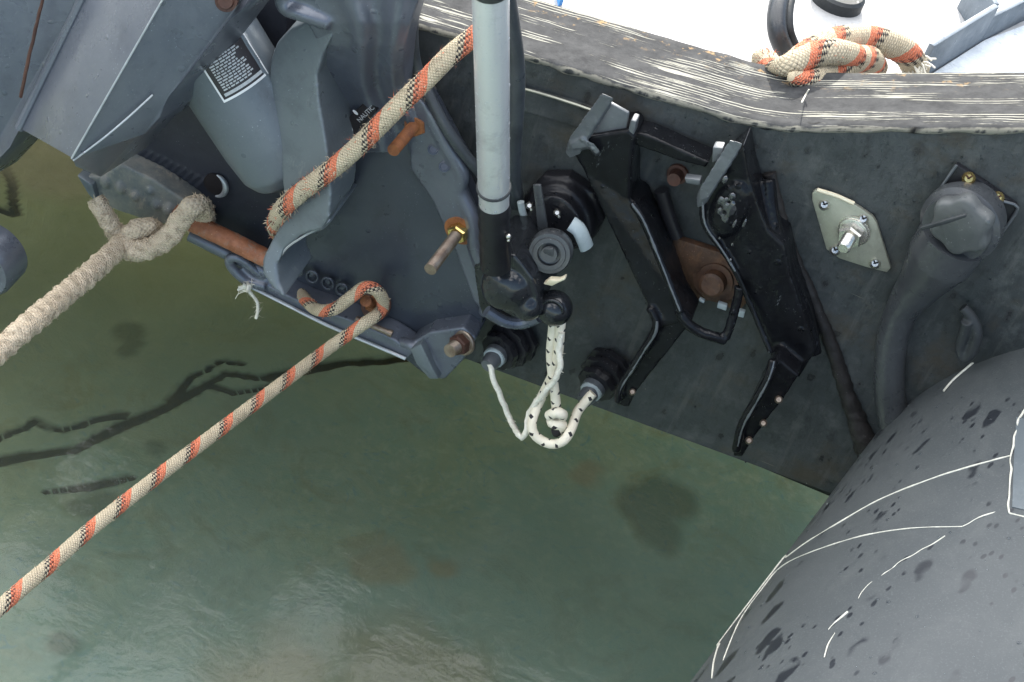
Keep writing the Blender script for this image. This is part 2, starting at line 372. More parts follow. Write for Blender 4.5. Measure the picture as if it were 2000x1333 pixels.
def bevelled(bm, name, mat, parent, width=.0015, seg=2):
    me = bake(bm, [('BEVEL', dict(width=width, segments=seg, limit_method='ANGLE', angle_limit=R(35)))], name, 40)
    return link(name, me, mat, parent)

def prism(bm, pts, y=0., vec=(0, .01, 0)):
    """pts: photo pixels (px,py) or (px,py,y) or Vectors; the outline is pushed along vec into a solid"""
    vv = []
    for p in pts:
        if isinstance(p, Vector): vv.append(p)
        else: vv.append(P(p[0], p[1], p[2] if len(p) > 2 else y))
    vec = Vector(vec)
    a = [bm.verts.new(p) for p in vv]; b = [bm.verts.new(p + vec) for p in vv]
    bm.faces.new(a); bm.faces.new(list(reversed(b)))
    for i in range(len(a)):
        j = (i + 1) % len(a); bm.faces.new((a[j], a[i], b[i], b[j]))
    return bm
def spline(pts, step=.003):
    """Catmull-Rom through points carrying (Vector, radius)"""
    out = []
    n = len(pts)
    for i in range(n - 1):
        p0 = pts[max(i - 1, 0)]; p1 = pts[i]; p2 = pts[i + 1]; p3 = pts[min(i + 2, n - 1)]
        L = (p2[0] - p1[0]).length; k = max(1, int(L / step))
        for j in range(k):
            t = j / k
            def cr_(a, b, c, d): return .5 * ((2 * b) + (-a + c) * t + (2 * a - 5 * b + 4 * c - d) * t * t + (-a + 3 * b - 3 * c + d) * t * t * t)
            out.append((Vector([cr_(p0[0][q], p1[0][q], p2[0][q], p3[0][q]) for q in range(3)]), p1[1] + (p2[1] - p1[1]) * t))
    out.append(pts[-1]); return out
def tube(bm, pts, r=.005, seg=14, step=.003, cap=True, disp=None, flat=1.0):
    """pts: list of Vectors or (Vector, radius). uv: metres along, once round"""
    pts = [p if isinstance(p, tuple) else (p, r) for p in pts]
    sp = spline(pts, step); uvl = bm.loops.layers.uv.verify()
    rings = []; us = []; u = 0; prev = None; nrm = None
    for i, (p, rad) in enumerate(sp):
        t = unit(sp[min(i + 1, len(sp) - 1)][0] - sp[max(i - 1, 0)][0])
        if nrm is None: nrm = unit(t.orthogonal())
        nrm = unit(nrm - t * nrm.dot(t)); bi = t.cross(nrm)
        if prev is not None: u += (p - prev).length
        prev = p; ring = []
        for k in range(seg):
            a = 2 * math.pi * k / seg
            rr = rad * (1 + (disp(u, k / seg) if disp else 0))
            ring.append(bm.verts.new(p + (nrm * math.cos(a) + bi * math.sin(a) * flat) * rr))
        rings.append(ring); us.append(u)
    for i in range(len(rings) - 1):
        for k in range(seg):
            k2 = (k + 1) % seg
            f = bm.faces.new((rings[i][k], rings[i][k2], rings[i + 1][k2], rings[i + 1][k]))
            for lp, (uu, vv) in zip(f.loops, ((us[i], k / seg), (us[i], (k + 1) / seg), (us[i + 1], (k + 1) / seg), (us[i + 1], k / seg))): lp[uvl].uv = (uu, vv)
    if cap:
        for ring, s in ((rings[0], -1), (rings[-1], 1)):
            f = bm.faces.new(ring if s > 0 else list(reversed(ring)))
            for lp in f.loops: lp[uvl].uv = (us[0] if s < 0 else us[-1], .1)
    return sp, us
def lathe(bm, a, b, prof, seg=32, lobes=0, lobe=0., ref=None):
    """prof: (t, radius): t is 0 at point a and 1 at point b"""
    ax = b - a; L = ax.length; t = ax / L
    n = unit(ref - t * ref.dot(t)) if ref else unit(t.orthogonal()); bi = t.cross(n); rings = []
    for (s, rad) in prof:
        ring = []
        for k in range(seg):
            an = 2 * math.pi * k / seg
            rr = max(rad, 1e-5) * (1 + (lobe * math.cos(an * lobes) if lobes else 0))
            ring.append(bm.verts.new(a + ax * s + (n * math.cos(an) + bi * math.sin(an)) * rr))
        rings.append(ring)
    for i in range(len(rings) - 1):
        for k in range(seg):
            k2 = (k + 1) % seg; bm.faces.new((rings[i][k], rings[i][k2], rings[i + 1][k2], rings[i + 1][k]))
    bm.faces.new(list(reversed(rings[0]))); bm.faces.new(rings[-1])
    return bm
def ball(bm, c, r, sx=(1, 1, 1), sub=3):
    m = Matrix.Translation(c) @ Matrix.Diagonal((r * sx[0], r * sx[1], r * sx[2], 1))
    bmesh.ops.create_icosphere(bm, subdivisions=sub, radius=1, matrix=m)
def NB(): return bmesh.new()
def PP(lst, y=None, y0=None, y1=None):
    """pixel list to world points; y may run from y0 to y1"""
    n = len(lst); out = []
    for i, p in enumerate(lst):
        yy = p[2] if len(p) > 2 else (y if y is not None else y0 + (y1 - y0) * i / max(1, n - 1))
        out.append(P(p[0], p[1], yy))
    return out

def fuzz(bm, sp, us, n, length, width=.0005, rnd=random, spread=1.0, uvv=.05):
    """short stray fibres standing off a rope"""
    uvl = bm.loops.layers.uv.verify()
    for _ in range(n):
        i = rnd.randrange(1, len(sp) - 1); p, rad = sp[i]
        t = unit(sp[i + 1][0] - sp[i - 1][0]); o = unit(t.orthogonal()); o = Matrix.Rotation(rnd.random() * 6.283, 3, t) @ o
        d = unit(o * spread + t * rnd.uniform(-1.3, 1.3) + Vector([rnd.uniform(-.4, .4) for _ in range(3)]))
        L = length * rnd.uniform(.3, 1.3); b = p + o * rad * .9
        s = unit(d.cross(t) + Vector((1e-4, 0, 0))) * width * rnd.uniform(.6, 1.5)
        mid = b + d * L * .6 + t * rnd.uniform(-.2, .2) * L; tip = b + d * L + t * rnd.uniform(-.5, .5) * L
        vs_ = [bm.verts.new(q) for q in (b - s, b + s, mid + s * .7, mid - s * .7, tip)]
        for f in (bm.faces.new((vs_[0], vs_[1], vs_[2], vs_[3])), bm.faces.new((vs_[3], vs_[2], vs_[4]))):
            for lp in f.loops: lp[uvl].uv = (us[i], uvv)

#%%STRUCTURE
# ------------------------------------------------------------------ water and seabed
bm = NB(); bmesh.ops.create_grid(bm, x_segments=1, y_segments=1, size=30, matrix=Matrix.Translation((0, 5, -.045)))
tag(link('water', to_mesh(bm, 'water'), 'water'), 'clear shallow green water', kind='structure')

def seg_dist(p, poly):
    best = 9
    for a, b in zip(poly, poly[1:]):
        ab = b - a; t = max(0, min(1, (p - a).dot(ab) / ab.length_squared)); best = min(best, (p - a - ab * t).length)
    return best
BEDZ = -.80; BS = 1.5
def bedpx(l): return [Q(x, y, BEDZ).xy for x, y in l]
crack = [(bedpx([(-60, 915), (0, 905), (60, 885), (150, 880), (230, 845), (330, 800), (380, 760), (440, 735), (520, 745), (600, 730), (680, 710), (780, 700), (900, 690)]), .0065),
         (bedpx([(-60, 890), (20, 855), (60, 830), (110, 840), (170, 830), (250, 815)]), .0045),
         (bedpx([(330, 790), (370, 735), (430, 715), (470, 720)]), .004),
         (bedpx([(400, 755), (460, 775), (520, 765), (620, 715)]), .0055),
         (bedpx([(90, 960), (190, 940), (260, 935)]), .004), (bedpx([(-30, 420), (30, 430), (10, 340)]), .008)]
blobs = [((1250, 985), .026), ((1300, 975), .032), ((1290, 1045), .026), ((1275, 1020), .022), ((250, 640), .016), ((258, 665), .012), ((245, 683), .011), ((195, 985), .020), ((165, 992), .014),
         ((300, 880), .010), ((120, 1270), .013)]
blobs = [(Q(p[0], p[1], BEDZ).xy, r) for p, r in blobs]
sandb = [(Q(p[0], p[1], BEDZ).xy, r) for p, r in [((780, 1330), .085), ((870, 1340), .07), ((740, 1090), .035), ((860, 1110), .018), ((90, 340), .07), ((170, 300), .07), ((30, 310), .06), ((1150, 920), .025), ((560, 1360), .08)]]
bm = NB(); NX, NY = 460, 460
x0, x1, ya, yb = -2.2, 1.4, -1.0, 2.6
crack = [(c_, w_ * 1.2) for c_, w_ in crack]; blobs = [(c_, r_ * BS) for c_, r_ in blobs]; sandb = [(c_, r_ * BS) for c_, r_ in sandb]
vv = []; wl = bm.verts.layers.float.new('bed_dark'); sl = bm.verts.layers.float.new('sand')
for j in range(NY + 1):
    for i in range(NX + 1):
        x = x0 + (x1 - x0) * i / NX; y = ya + (yb - ya) * j / NY; p2 = Vector((x, y))
        wp = p2 + Vector((noise.noise(Vector((x * 14, y * 14, 1))), noise.noise(Vector((x * 14, y * 14, 7))))) * .012 + Vector((noise.noise(Vector((x * 50, y * 50, 3))), noise.noise(Vector((x * 50, y * 50, 5))))) * .002
        z = BEDZ + .03 * noise.noise(Vector((x * 3, y * 3, 0))) + .006 * noise.noise(Vector((x * 11, y * 11, 2))) + .0015 * noise.noise(Vector((x * 40, y * 40, 4)))
        wd = 0; 
        for poly, wdt in crack:
            d = seg_dist(wp, poly)
            wd = max(wd, max(0, min(1, 1.25 - d / (wdt * (.95 + .8 * noise.noise(Vector((x * 7, y * 7, 9))))))))
        bl = 0
        for c, r in blobs:
            d = (wp - c).length; bl = max(bl, max(0, min(1, (r * 1.25 - d) / (r * .5))))
        sb = 0
        for c, r in sandb:
            d = (p2 + (wp - p2) * 2.5 - c).length; sb = max(sb, max(0, min(1, (r - d) / (r * .5))))
        v = bm.verts.new((x, y, z - .008 * wd + .003 * bl)); v[wl] = min(1, max(wd, .23 * bl)); v[sl] = sb * .75; vv.append(v)
for j in range(NY):
    for i in range(NX):
        a = j * (NX + 1) + i; bm.faces.new((vv[a], vv[a + 1], vv[a + NX + 2], vv[a + NX + 1]))
tag(link('seabed', to_mesh(bm, 'seabed', angle=80), 'bed'), 'greenish silty rock seen through the water', kind='structure')
bm = NB(); bmesh.ops.create_grid(bm, x_segments=1, y_segments=1, size=30, matrix=Matrix.Translation((0, 5, BEDZ - .12)))
tag(link('sea_floor', to_mesh(bm, 'sea_floor'), 'bed'), 'deeper sea floor beyond', kind='structure')

bm = NB(); prism(bm, [Vector((-30, 9, -1.2)), Vector((30, 9, -1.2)), Vector((30, 9, 2.4)), Vector((-30, 9, 2.4))], vec=(0, 3, 0))  # added unseen wall, blocks bright horizon reflections in the water
tag(link('horizon_blocker', to_mesh(bm), paint('blocker_stone', (.10, .10, .09), (.18, .17, .15), (.7, .9), 0, 2, .4, 30, drops=False)), 'dark wall added out of view beyond the bow to block horizon reflections', kind='structure')
# ------------------------------------------------------------------ the boat
boat = thing('inflatable_boat', 'dark inflatable boat with a black transom, weathered plywood top edge and grey side tube', 'boat', (0, .1, 0))
def ztop(x): return .332 + .111 * (x + .007) if x < -.007 else .332 + .465 * (x + .007)
def zbot(x): return .06 * x
bm = NB()
xs = [-1.7, -.6, -.3, -.1, -.007, .06, .2, .4, .6]
KEEL = [Vector((.6, 0, zbot(.6))), Vector((.2, 0, zbot(.2))), P(880, 690), P(780, 652), P(560, 520), P(330, 330), P(150, 240), P(-60, 170), P(-900, 60)]
prism(bm, [Vector((x, 0, ztop(x) - .003)) for x in xs] + KEEL, vec=(0, .084, 0))
link('transom_board', to_mesh(bm), 'transom', boat)
# worn plywood strip on top
bm = NB(); uvl = bm.loops.layers.uv.verify(); rows = []; N = 260
prof = [(-.0008, -.0045), (-.0022, -.0022), (-.0018, -.0004)] + [(-.0005 + .087 * k / 14, .0008) for k in range(15)] + [(.0885, -.001), (.0885, -.012)]
for i in range(N + 1):
    x = -1.0 + 1.6 * i / N
    # ease the kink between the level notch and the rising side
    z = ztop(x); d = abs(x + .007)
    if d < .03: z += .353 * (.03 - d) ** 2 / (4 * .03)
    row = []
    for k, (yy, dz) in enumerate(prof):
        n = noise.noise(Vector((x * 60, yy * 300, 1.))) * .0007 + noise.noise(Vector((x * 12, yy * 60, 5.))) * .0007
        if k < 2: n += .0022 * noise.noise(Vector((x * 45, 3, 2)))
        row.append(bm.verts.new((x, yy + n * .6, z + dz + n)))
    rows.append(row)
for i in range(N):
    for k in range(len(prof) - 1):
        f = bm.faces.new((rows[i][k], rows[i + 1][k], rows[i + 1][k + 1], rows[i][k + 1]))
        for lp, (ii, kk) in zip(f.loops, ((i, k), (i + 1, k), (i + 1, k + 1), (i, k + 1))): lp[uvl].uv = (1.6 * ii / N, prof[kk][0] + .003)
link('top_edge', to_mesh(bm, angle=80), 'top', boat)
# doubler panel with a worn upper arris
bm = NB(); prism(bm, [(930, 150), (1015, 172), (1120, 200), (1190, 226), (1170, 260), (930, 190)], y=-.004, vec=(0, .005, 0))
link('doubler_panel', to_mesh(bm), 'transom', boat)
bm = NB(); tube(bm, PP([(1012, 171), (1060, 184), (1120, 203), (1160, 217)], y=-.005), .0012, 6)
link('worn_arris', to_mesh(bm), 'plate', boat)
# deck and hull
bm = NB(); prism(bm, [Vector((-1.0, .087, .262)), Vector((.55, .087, .262)), Vector((.55, 1.5, .262)), Vector((-1., 1.5, .262))], vec=(0, 0, -.03))
link('deck', to_mesh(bm), 'deck', boat)
bm = NB(); prism(bm, [Vector((.6, 0.0841, .23)), Vector((-1.7, .0841, .23))][::-1] + [k + Vector((0, .0841, .012)) for k in KEEL], vec=(0, 1.3, 0))
prism(bm, [Vector((.6, .13, .1)), Vector((.6, .13, -.11)), Vector((-.25, .13, -.11)), Vector((-.38, .13, -.07)), Vector((-.50, .13, .1))], vec=(0, .9, 0))
link('hull_bottom', to_mesh(bm), 'black_rubber', boat)
# the side tube
def tube_c(y):
    if y >= 0: return Vector((.43, y, .06)), .25
    return Vector((.43 + .20 * y, y, .06 - .30 * -y)), .25 + .10 * -y
bm = NB(); uvl = bm.loops.layers.uv.verify(); rings = []; ys = [.9, .5, .2, .05] + [-.02 * k for k in range(0, 31)]
SEG = 96
def tube_pt(y, a, off=0.):
    c, r = tube_c(y); e = max(0., (-y - .45) / .22)
    r = r * math.sqrt(max(.02, 1 - min(1, e) ** 2))
    return Vector((c.x + (r + off) * math.cos(a), y, c.z + (r + off) * math.sin(a)))
for y in ys: rings.append([bm.verts.new(tube_pt(y, 2 * math.pi * k / SEG)) for k in range(SEG)])
for i in range(len(ys) - 1):
    for k in range(SEG):
        k2 = (k + 1) % SEG
        f = bm.faces.new((rings[i][k], rings[i][k2], rings[i + 1][k2], rings[i + 1][k]))
        for lp, (ii, kk) in zip(f.loops, ((i, k), (i, k + 1), (i + 1, k + 1), (i + 1, k))): lp[uvl].uv = (ys[ii], kk / SEG * 2 * math.pi * .25)
bm.faces.new(rings[-1]); bm.faces.new(list(reversed(rings[0])))
side_tube = link('side_tube', to_mesh(bm, angle=80), 'fabric', boat)

def on_tube(px, py, off=.0006):
    """where the line of sight meets the tube"""
    v = ray(px, py); lo = None; t = .5
    while t < 3:
        p = CAM + v * t; c, r = tube_c(p.y)
        if p.y > -.45 and (Vector((p.x, p.z)) - Vector((c.x, c.z))).length < r + off: return p
        t += .0008
    return None
def tube_line(name, pts, r, mat='thread', jag=0, rnd=random):
    q = []
    L = spline([(Vector((a, b, 0)), 1) for a, b in pts], 14)
    for p, _ in L:
        w_ = on_tube(p.x, p.y, r * .6)
        if w_: q.append(w_ + Vector((rnd.uniform(-jag, jag), 0, rnd.uniform(-jag, jag))))
    if len(q) < 2: return
    bm = NB(); tube(bm, [(p_, r * (.75 + .7 * noise.noise(p_ * 90))) for p_ in q], r, 6, .002); link(name, to_mesh(bm), mat, boat)
tube_line('seam_thread', [(1390, 1325), (1400, 1270), (1440, 1195), (1490, 1130), (1560, 1070), (1640, 1020), (1720, 975), (1820, 935), (1900, 910), (1975, 890)], .0008)
tube_line('seam_thread', [(1412, 1290), (1445, 1212), (1490, 1148), (1525, 1108), (1580, 1080), (1680, 1048), (1780, 1032), (1880, 1029)], .0006)
tube_line('seam_thread', [(1880, 1029), (1905, 1015), (1945, 1000)], .0005, jag=.0006)
tube_line('seam_thread', [(1843, 1048), (1800, 1075), (1740, 1110), (1700, 1140), (1675, 1170)], .0005, jag=.0010)
tube_line('seam_thread', [(1655, 1195), (1617, 1230)], .0010, jag=.0004)
tube_line('seam_thread', [(1630, 1236), (1618, 1260), (1610, 1285)], .0005, jag=.0006)
tube_line('seam_thread', [(2020, 780), (1995, 810), (1978, 870), (1973, 930), (1970, 985), (1972, 1003)], .0010, jag=.0006)
tube_line('seam_thread', [(1972, 1003), (2010, 1012)], .0010)
bm = NB()
edge = [p for p in (on_tube(a, b, .0015) for a, b in [(1843, 764), (1860, 744), (1885, 722), (1915, 698), (1950, 680), (1985, 667), (2030, 655)]) if p]
if len(edge) > 1: tube(bm, edge, .0009, 6, .004)
link('seam_thread', to_mesh(bm), 'thread', boat)
# patch edge, a slightly raised panel at the right
q = [on_tube(a, b, .0012) for a, b in [(1985, 815), (1980, 900), (1977, 990), (2060, 1010), (2060, 830)]]
if all(q):
    n = unit((q[1] - q[0]).cross(q[3] - q[0])); bm = NB(); 
    if n.dot(CAM - q[0]) < 0: n = -n
    prism(bm, q, vec=-n * .004); link('reinforcing_patch', to_mesh(bm), 'casting_pale_lit', boat)
# perished seal strip up the transom
bm = NB(); sp, us = tube(bm, [(p, r) for p, r in zip(PP([(1503, 338), (1520, 400), (1548, 490), (1590, 590), (1625, 680), (1655, 770), (1685, 850), (1705, 905)], y=-.002), (.005, .0045, .0045, .005, .006, .007, .010, .013))], seg=10, disp=lambda u, v: .25 * noise.noise(Vector((u * 150, v * 3, 0))), flat=1)
link('seal_strip', to_mesh(bm, angle=80), 'seal', boat)

#%%OUTBOARD
# ------------------------------------------------------------------ outboard motor mounting
mot = thing('outboard_motor', 'grey cast-metal outboard motor mount clamped over the transom, left half of view', 'outboard motor', P(700, 600, -.05))
# swept bracket: flange on the transom, raised web on its left, saddle over the top
bm = NB()
FL = [(625, 100), (700, 60), (790, 90), (797, 160), (828, 205), (878, 300), (906, 345), (897, 372), (922, 430), (930, 485), (962, 570), (948, 610), (936, 650), (905, 705), (866, 741), (836, 738), (792, 705), (760, 662), (640, 612), (560, 575), (528, 520), (540, 450), (600, 430), (630, 380)]
prism(bm, [(x, y, -.040 + .012 * (y - 60) / 680) for x, y in FL], vec=(0, .03, 0))
WEB = [(600, 40), (565, 58), (540, 85), (528, 118), (525, 160), (532, 210), (541, 255), (549, 330), (554, 385), (553, 430), (527, 478), (513, 508), (513, 535), (530, 560), (556, 580), (549, 550), (540, 520), (556, 486), (590, 460), (630, 448), (643, 425), (647, 380), (644, 325), (634, 262), (623, 200), (619, 150), (632, 105), (655, 62)]
def on_plane(px, py, p0, n):
    v = ray(px, py); return CAM + v * ((p0 - CAM).dot(n) / v.dot(n))
WN = unit(Vector((-.30, -.94, .12))); W0 = P(585, 250, -.090)
FT = [(553, 432), (600, 426), (627, 424), (646, 436), (630, 452), (590, 464), (556, 486), (540, 520), (545, 555), (558, 585), (530, 562), (512, 535), (512, 508), (527, 478)]
FN = unit(Vector((-.18, -.86, .42))); F0 = P(590, 450, -.100)
cast(bm, 'flange', 'casting_shaded', mot, .0016, 4)
bm = NB(); prism(bm, [on_plane(x, y, W0, WN) for x, y in WEB], vec=(0, .055, 0)); prism(bm, [on_plane(x, y, F0, FN) for x, y in FT], vec=(0, .06, 0))
cast(bm, 'side_web', 'casting_pale_lit', mot, .0016, 6)
bm = NB()
# saddle: one broad curved sheet with two soft ridges
def sheet(bm, rows, nc, dy, thick):
    g = []; n = len(rows)
    fine = []
    for a_, b_ in zip(rows, rows[1:]):
        for k in range(5): fine.append([a_[q] + (b_[q] - a_[q]) * k / 5 for q in range(4)])
    fine.append(rows[-1])
    for py, xl, xr, y in fine: g.append([P(xl + (xr - xl) * i / nc, py, y + dy(i / nc)) for i in range(nc + 1)])
    F_ = [[bm.verts.new(p) for p in r_] for r_ in g]; B_ = [[bm.verts.new(p + Vector((0, thick, 0))) for p in r_] for r_ in g]
    m_ = len(g) - 1
    for a_ in range(m_):
        for i in range(nc):
            bm.faces.new((F_[a_][i], F_[a_][i + 1], F_[a_ + 1][i + 1], F_[a_ + 1][i])); bm.faces.new((B_[a_][i], B_[a_ + 1][i], B_[a_ + 1][i + 1], B_[a_][i + 1]))
    for i in range(nc):
        bm.faces.new((F_[0][i], B_[0][i], B_[0][i + 1], F_[0][i + 1])); bm.faces.new((F_[m_][i], F_[m_][i + 1], B_[m_][i + 1], B_[m_][i]))
    for a_ in range(m_):
        bm.faces.new((F_[a_][0], F_[a_ + 1][0], B_[a_ + 1][0], B_[a_][0])); bm.faces.new((F_[a_][nc], B_[a_][nc], B_[a_ + 1][nc], F_[a_ + 1][nc]))
rid = lambda t: -.0075 * math.exp(-((t - .50) / .10) ** 2) - .007 * math.exp(-((t - .86) / .08) ** 2) + .004 * math.exp(-((t - .69) / .08) ** 2)
sheet(bm, [(-50, 548, 830, -.084), (0, 550, 818, -.084), (45, 600, 802, -.084), (90, 622, 792, -.077), (130, 620, 788, -.066), (170, 622, 792, -.054), (210, 632, 812, -.045), (260, 640, 840, -.040), (300, 645, 850, -.036)], 40, rid, .026)
tube(bm, PP([(548, -20, -.085), (556, 14, -.085), (590, 28, -.086), (645, 45, -.082)]), .006, 12)
# right rim
tube(bm, PP([(800, 170, -.036), (835, 215, -.040), (872, 285, -.040), (902, 338, -.038), (898, 372, -.036), (922, 428, -.037), (930, 485, -.038), (957, 565, -.037), (948, 612, -.034)]), .0065, 12)
prism(bm, [(800, 180, -.046), (828, 203, -.047), (876, 298, -.045), (902, 343, -.044), (893, 372, -.042), (918, 430, -.042), (926, 485, -.041), (956, 570, -.039), (944, 608, -.038), (925, 590, -.037), (888, 490, -.038), (845, 395, -.039), (800, 330, -.041)], vec=(0, .02, 0))
# lower foot block
prism(bm, [(800, 672), (838, 650), (905, 640), (930, 662), (903, 706), (868, 742), (836, 738)], y=-.050, vec=(0, .03, 0))
tube(bm, PP([(640, 612, -.034), (700, 632, -.036), (775, 665, -.045), (810, 680, -.052), (850, 735, -.052)]), .005, 10)
# dimples cast in the foot
cast(bm, 'clamp_bracket', 'casting', mot, .0016, 4)
bm = NB(); tube(bm, PP([(644, 428, -.0985), (628, 442, -.103), (590, 464, -.1065), (558, 487, -.1065), (541, 520, -.1065), (547, 556, -.104)]), .0010, 8)
link('worn_foot_edge', to_mesh(bm), 'edge', mot)
for (x, y) in [(580, 528), (610, 541), (640, 554), (668, 566)]:
    bm = NB(); c_ = P(x, y, -.0395); tube(bm, [c_ + Vector((math.cos(a) * .0052, 0, math.sin(a) * .0062)) for a in [R(18 * k) for k in range(21)]], .0014, 8, .002)
    ball(bm, c_ + Vector((-.001, .002, .001)), .0042, (1, .5, 1.2), 2)
    link('cast_dimple', to_mesh(bm, angle=80), 'casting_shaded', mot)
for x, y in ((846, 292), (868, 326)):
    bm = NB(); lathe(bm, P(x, y, -.044), P(x, y, -.0475), [(0, .0048), (.5, .0046), (.55, .0034), (.3, .0030), (.3, .001)], 20); link('small_hole', to_mesh(bm), 'casting_shaded', mot)
# facet on the foot, bottom plate with bright lower rim, pin
bm = NB(); prism(bm, [(800, 683), (822, 672), (846, 722), (858, 742), (838, 742), (812, 712)], y=-.058, vec=(0, .02, 0))
bevelled(bm, 'foot_facet', 'casting_pale_lit', mot, .002)
bm = NB(); prism(bm, [(470, 520), (525, 560), (600, 596), (700, 632), (770, 664), (806, 690), (796, 702), (640, 640), (492, 566)], y=-.052, vec=(0, .022, .003))
tube(bm, PP([(520, 560, -.052), (480, 548, -.054), (452, 522, -.056), (449, 504, -.056), (470, 506, -.054), (500, 530, -.05), (535, 552, -.045)]), .0045, 10)
prism(bm, [(441, 505), (455, 502), (482, 520), (505, 548), (494, 562), (470, 545)], y=-.046, vec=(0, .012, 0))
cast(bm, 'bottom_plate', 'casting', mot, .0014, 3)
bm = NB(); tube(bm, PP([(490, 561), (560, 596), (640, 636), (720, 670), (792, 701)], y=-.0545), .0016, 8); link('plate_rim', to_mesh(bm), 'edge', mot)
bm = NB(); lathe(bm, P(695, 622, -.056), P(766, 653, -.056), [(0, .0026), (.9, .0026), (.9, .0034), (1, .0034)]); link('hinge_pin', to_mesh(bm), 'bolt_steel', mot)
# sticker with ring emblem and small lettering
bm = NB(); prism(bm, [(650, 262), (720, 192), (736, 218), (666, 290)], y=-.0520, vec=(0, .010, 0)); stick = bevelled(bm, 'emblem_sticker', 'label_black', mot, .0003, 1)
bm = NB()
ctr = P(677, 256, -.0524); ex = unit(P(687, 246, -.0524) - ctr); ey = Vector((0, -1, 0)).cross(ex)
def ringarc(bm, c, r0, r1, a0, a1, ex, ey, n=20, sy=1.):
    vs_ = []
    for i in range(n + 1):
        a = a0 + (a1 - a0) * i / n; d = ex * math.cos(a) + ey * math.sin(a) * sy; vs_.append((bm.verts.new(c + d * r0), bm.verts.new(c + d * r1)))
    for i in range(n): bm.faces.new((vs_[i][0], vs_[i + 1][0], vs_[i + 1][1], vs_[i][1]))
ringarc(bm, ctr, .0038, .0062, R(60), R(395), ex, ey, 24, .8)
prism(bm, [ctr + ex * .001 + ey * .0035, ctr + ex * .0045 + ey * .001, ctr + ex * .0018 - ey * .0012], vec=(0, .0002, 0))
o = link('emblem', to_mesh(bm, smooth=False), 'label_white', stick)
def text(name, s, size, origin, xd, yd, mat, parent, off=.0003):
    cu = bpy.data.curves.new('t', 'FONT'); cu.body = s; cu.size = size; cu.extrude = .00008
    ob = bpy.data.objects.new('t', cu); C.objects.link(ob); dg = bpy.context.evaluated_depsgraph_get(); dg.update()
    me = bpy.data.meshes.new_from_object(ob.evaluated_get(dg), depsgraph=dg); bpy.data.objects.remove(ob)
    xd = unit(xd); zd = unit(xd.cross(yd)); yd = zd.cross(xd)
    m = Matrix((xd, yd, zd)).transposed().to_4x4(); m.translation = origin + zd * off; me.transform(m)
    return link(name, me, mat, parent)
tx = P(730, 206, -.045) - P(695, 240, -.045)
text('lettering', 'NAUTIC', .0056, P(703, 240, -.0522), tx, Vector((tx.z, 0, -tx.x)) * -1, 'label_text', stick)
bm = NB(); c = P(694, 220, -.0524); ringarc(bm, c, 0, .0014, 0, 6.283, ex, ey, 12, 2); link('emblem_dot', to_mesh(bm, smooth=False), 'label_white', stick)

# tilt cylinder with its warning label
A0 = P(312, -74, -.070); A1 = P(574, 343, -.058); RC = .041
bm = NB(); lathe(bm, A0, A1, [(0, RC), (.62, RC), (.80, RC * .985), (.92, RC * .93), (.97, RC * .80), (1, RC * .55)], 64)
tube(bm, [A0 + (A1 - A0) * s + unit(CAM - A0).cross(unit(A1 - A0)) * RC * .55 * 1 + unit(CAM - A0) * RC * .80 for s in (.30, .5, .7, .88)], .004, 10)
cyl = cast(bm, 'tilt_cylinder', 'cylinder', mot, .0015, 3)
axd = unit(A1 - A0); toc = unit((CAM - A0) - axd * (CAM - A0).dot(axd)); sid = axd.cross(toc)
def cylp(s, a, off=0): return A0 + axd * s + (toc * math.cos(a) + sid * math.sin(a)) * (RC + off)
def cpatch(bm, s0, s1, a0, a1, off, n=10):
    r0 = [bm.verts.new(cylp(s0, a0 + (a1 - a0) * i / n, off)) for i in range(n + 1)]; r1 = [bm.verts.new(cylp(s1, a0 + (a1 - a0) * i / n, off)) for i in range(n + 1)]
    for i in range(n): bm.faces.new((r0[i], r0[i + 1], r1[i + 1], r1[i]))
LS0, LS1, LA0, LA1 = .048, .107, R(-36), R(21)
bm = NB(); cpatch(bm, LS0, LS1, LA0, LA1, .0010, 24); wl_ = link('warning_label', to_mesh(bm), 'label_black', cyl)
bm = NB(); e_ = .0011
for a in (LA0, LA1): cpatch(bm, LS0, LS1, a - R(1.), a + R(1.), .0014, 2)
cpatch(bm, LS1 - .001, LS1 + .001, LA0 - R(1), LA1 + R(1), .0014, 24)
cpatch(bm, LS0, LS0 + .010, LA0, LA1, .0013, 24)
link('label_border', to_mesh(bm), 'label_white', wl_)
bm = NB(); rr = random.Random(3)
for row in range(17):
    s = LS0 + .0135 + row * .0023
    left = LA1 - R(6); right = left - R(rr.choice([26, 30, 34, 38, 30]) + (4 if row > 9 else 0)) if row > 1 else left - R(20)
    a = left
    while a > right:
        wdt = R(rr.uniform(2, 6)); cpatch(bm, s, s + .0013, a - wdt, a, .0014, 2); a -= wdt + R(1.1)
cpatch(bm, LS1 - .0055, LS1 - .0028, LA0 + R(5), LA1 - R(4), .0014, 20)
link('label_print', to_mesh(bm), 'label_text', wl_)

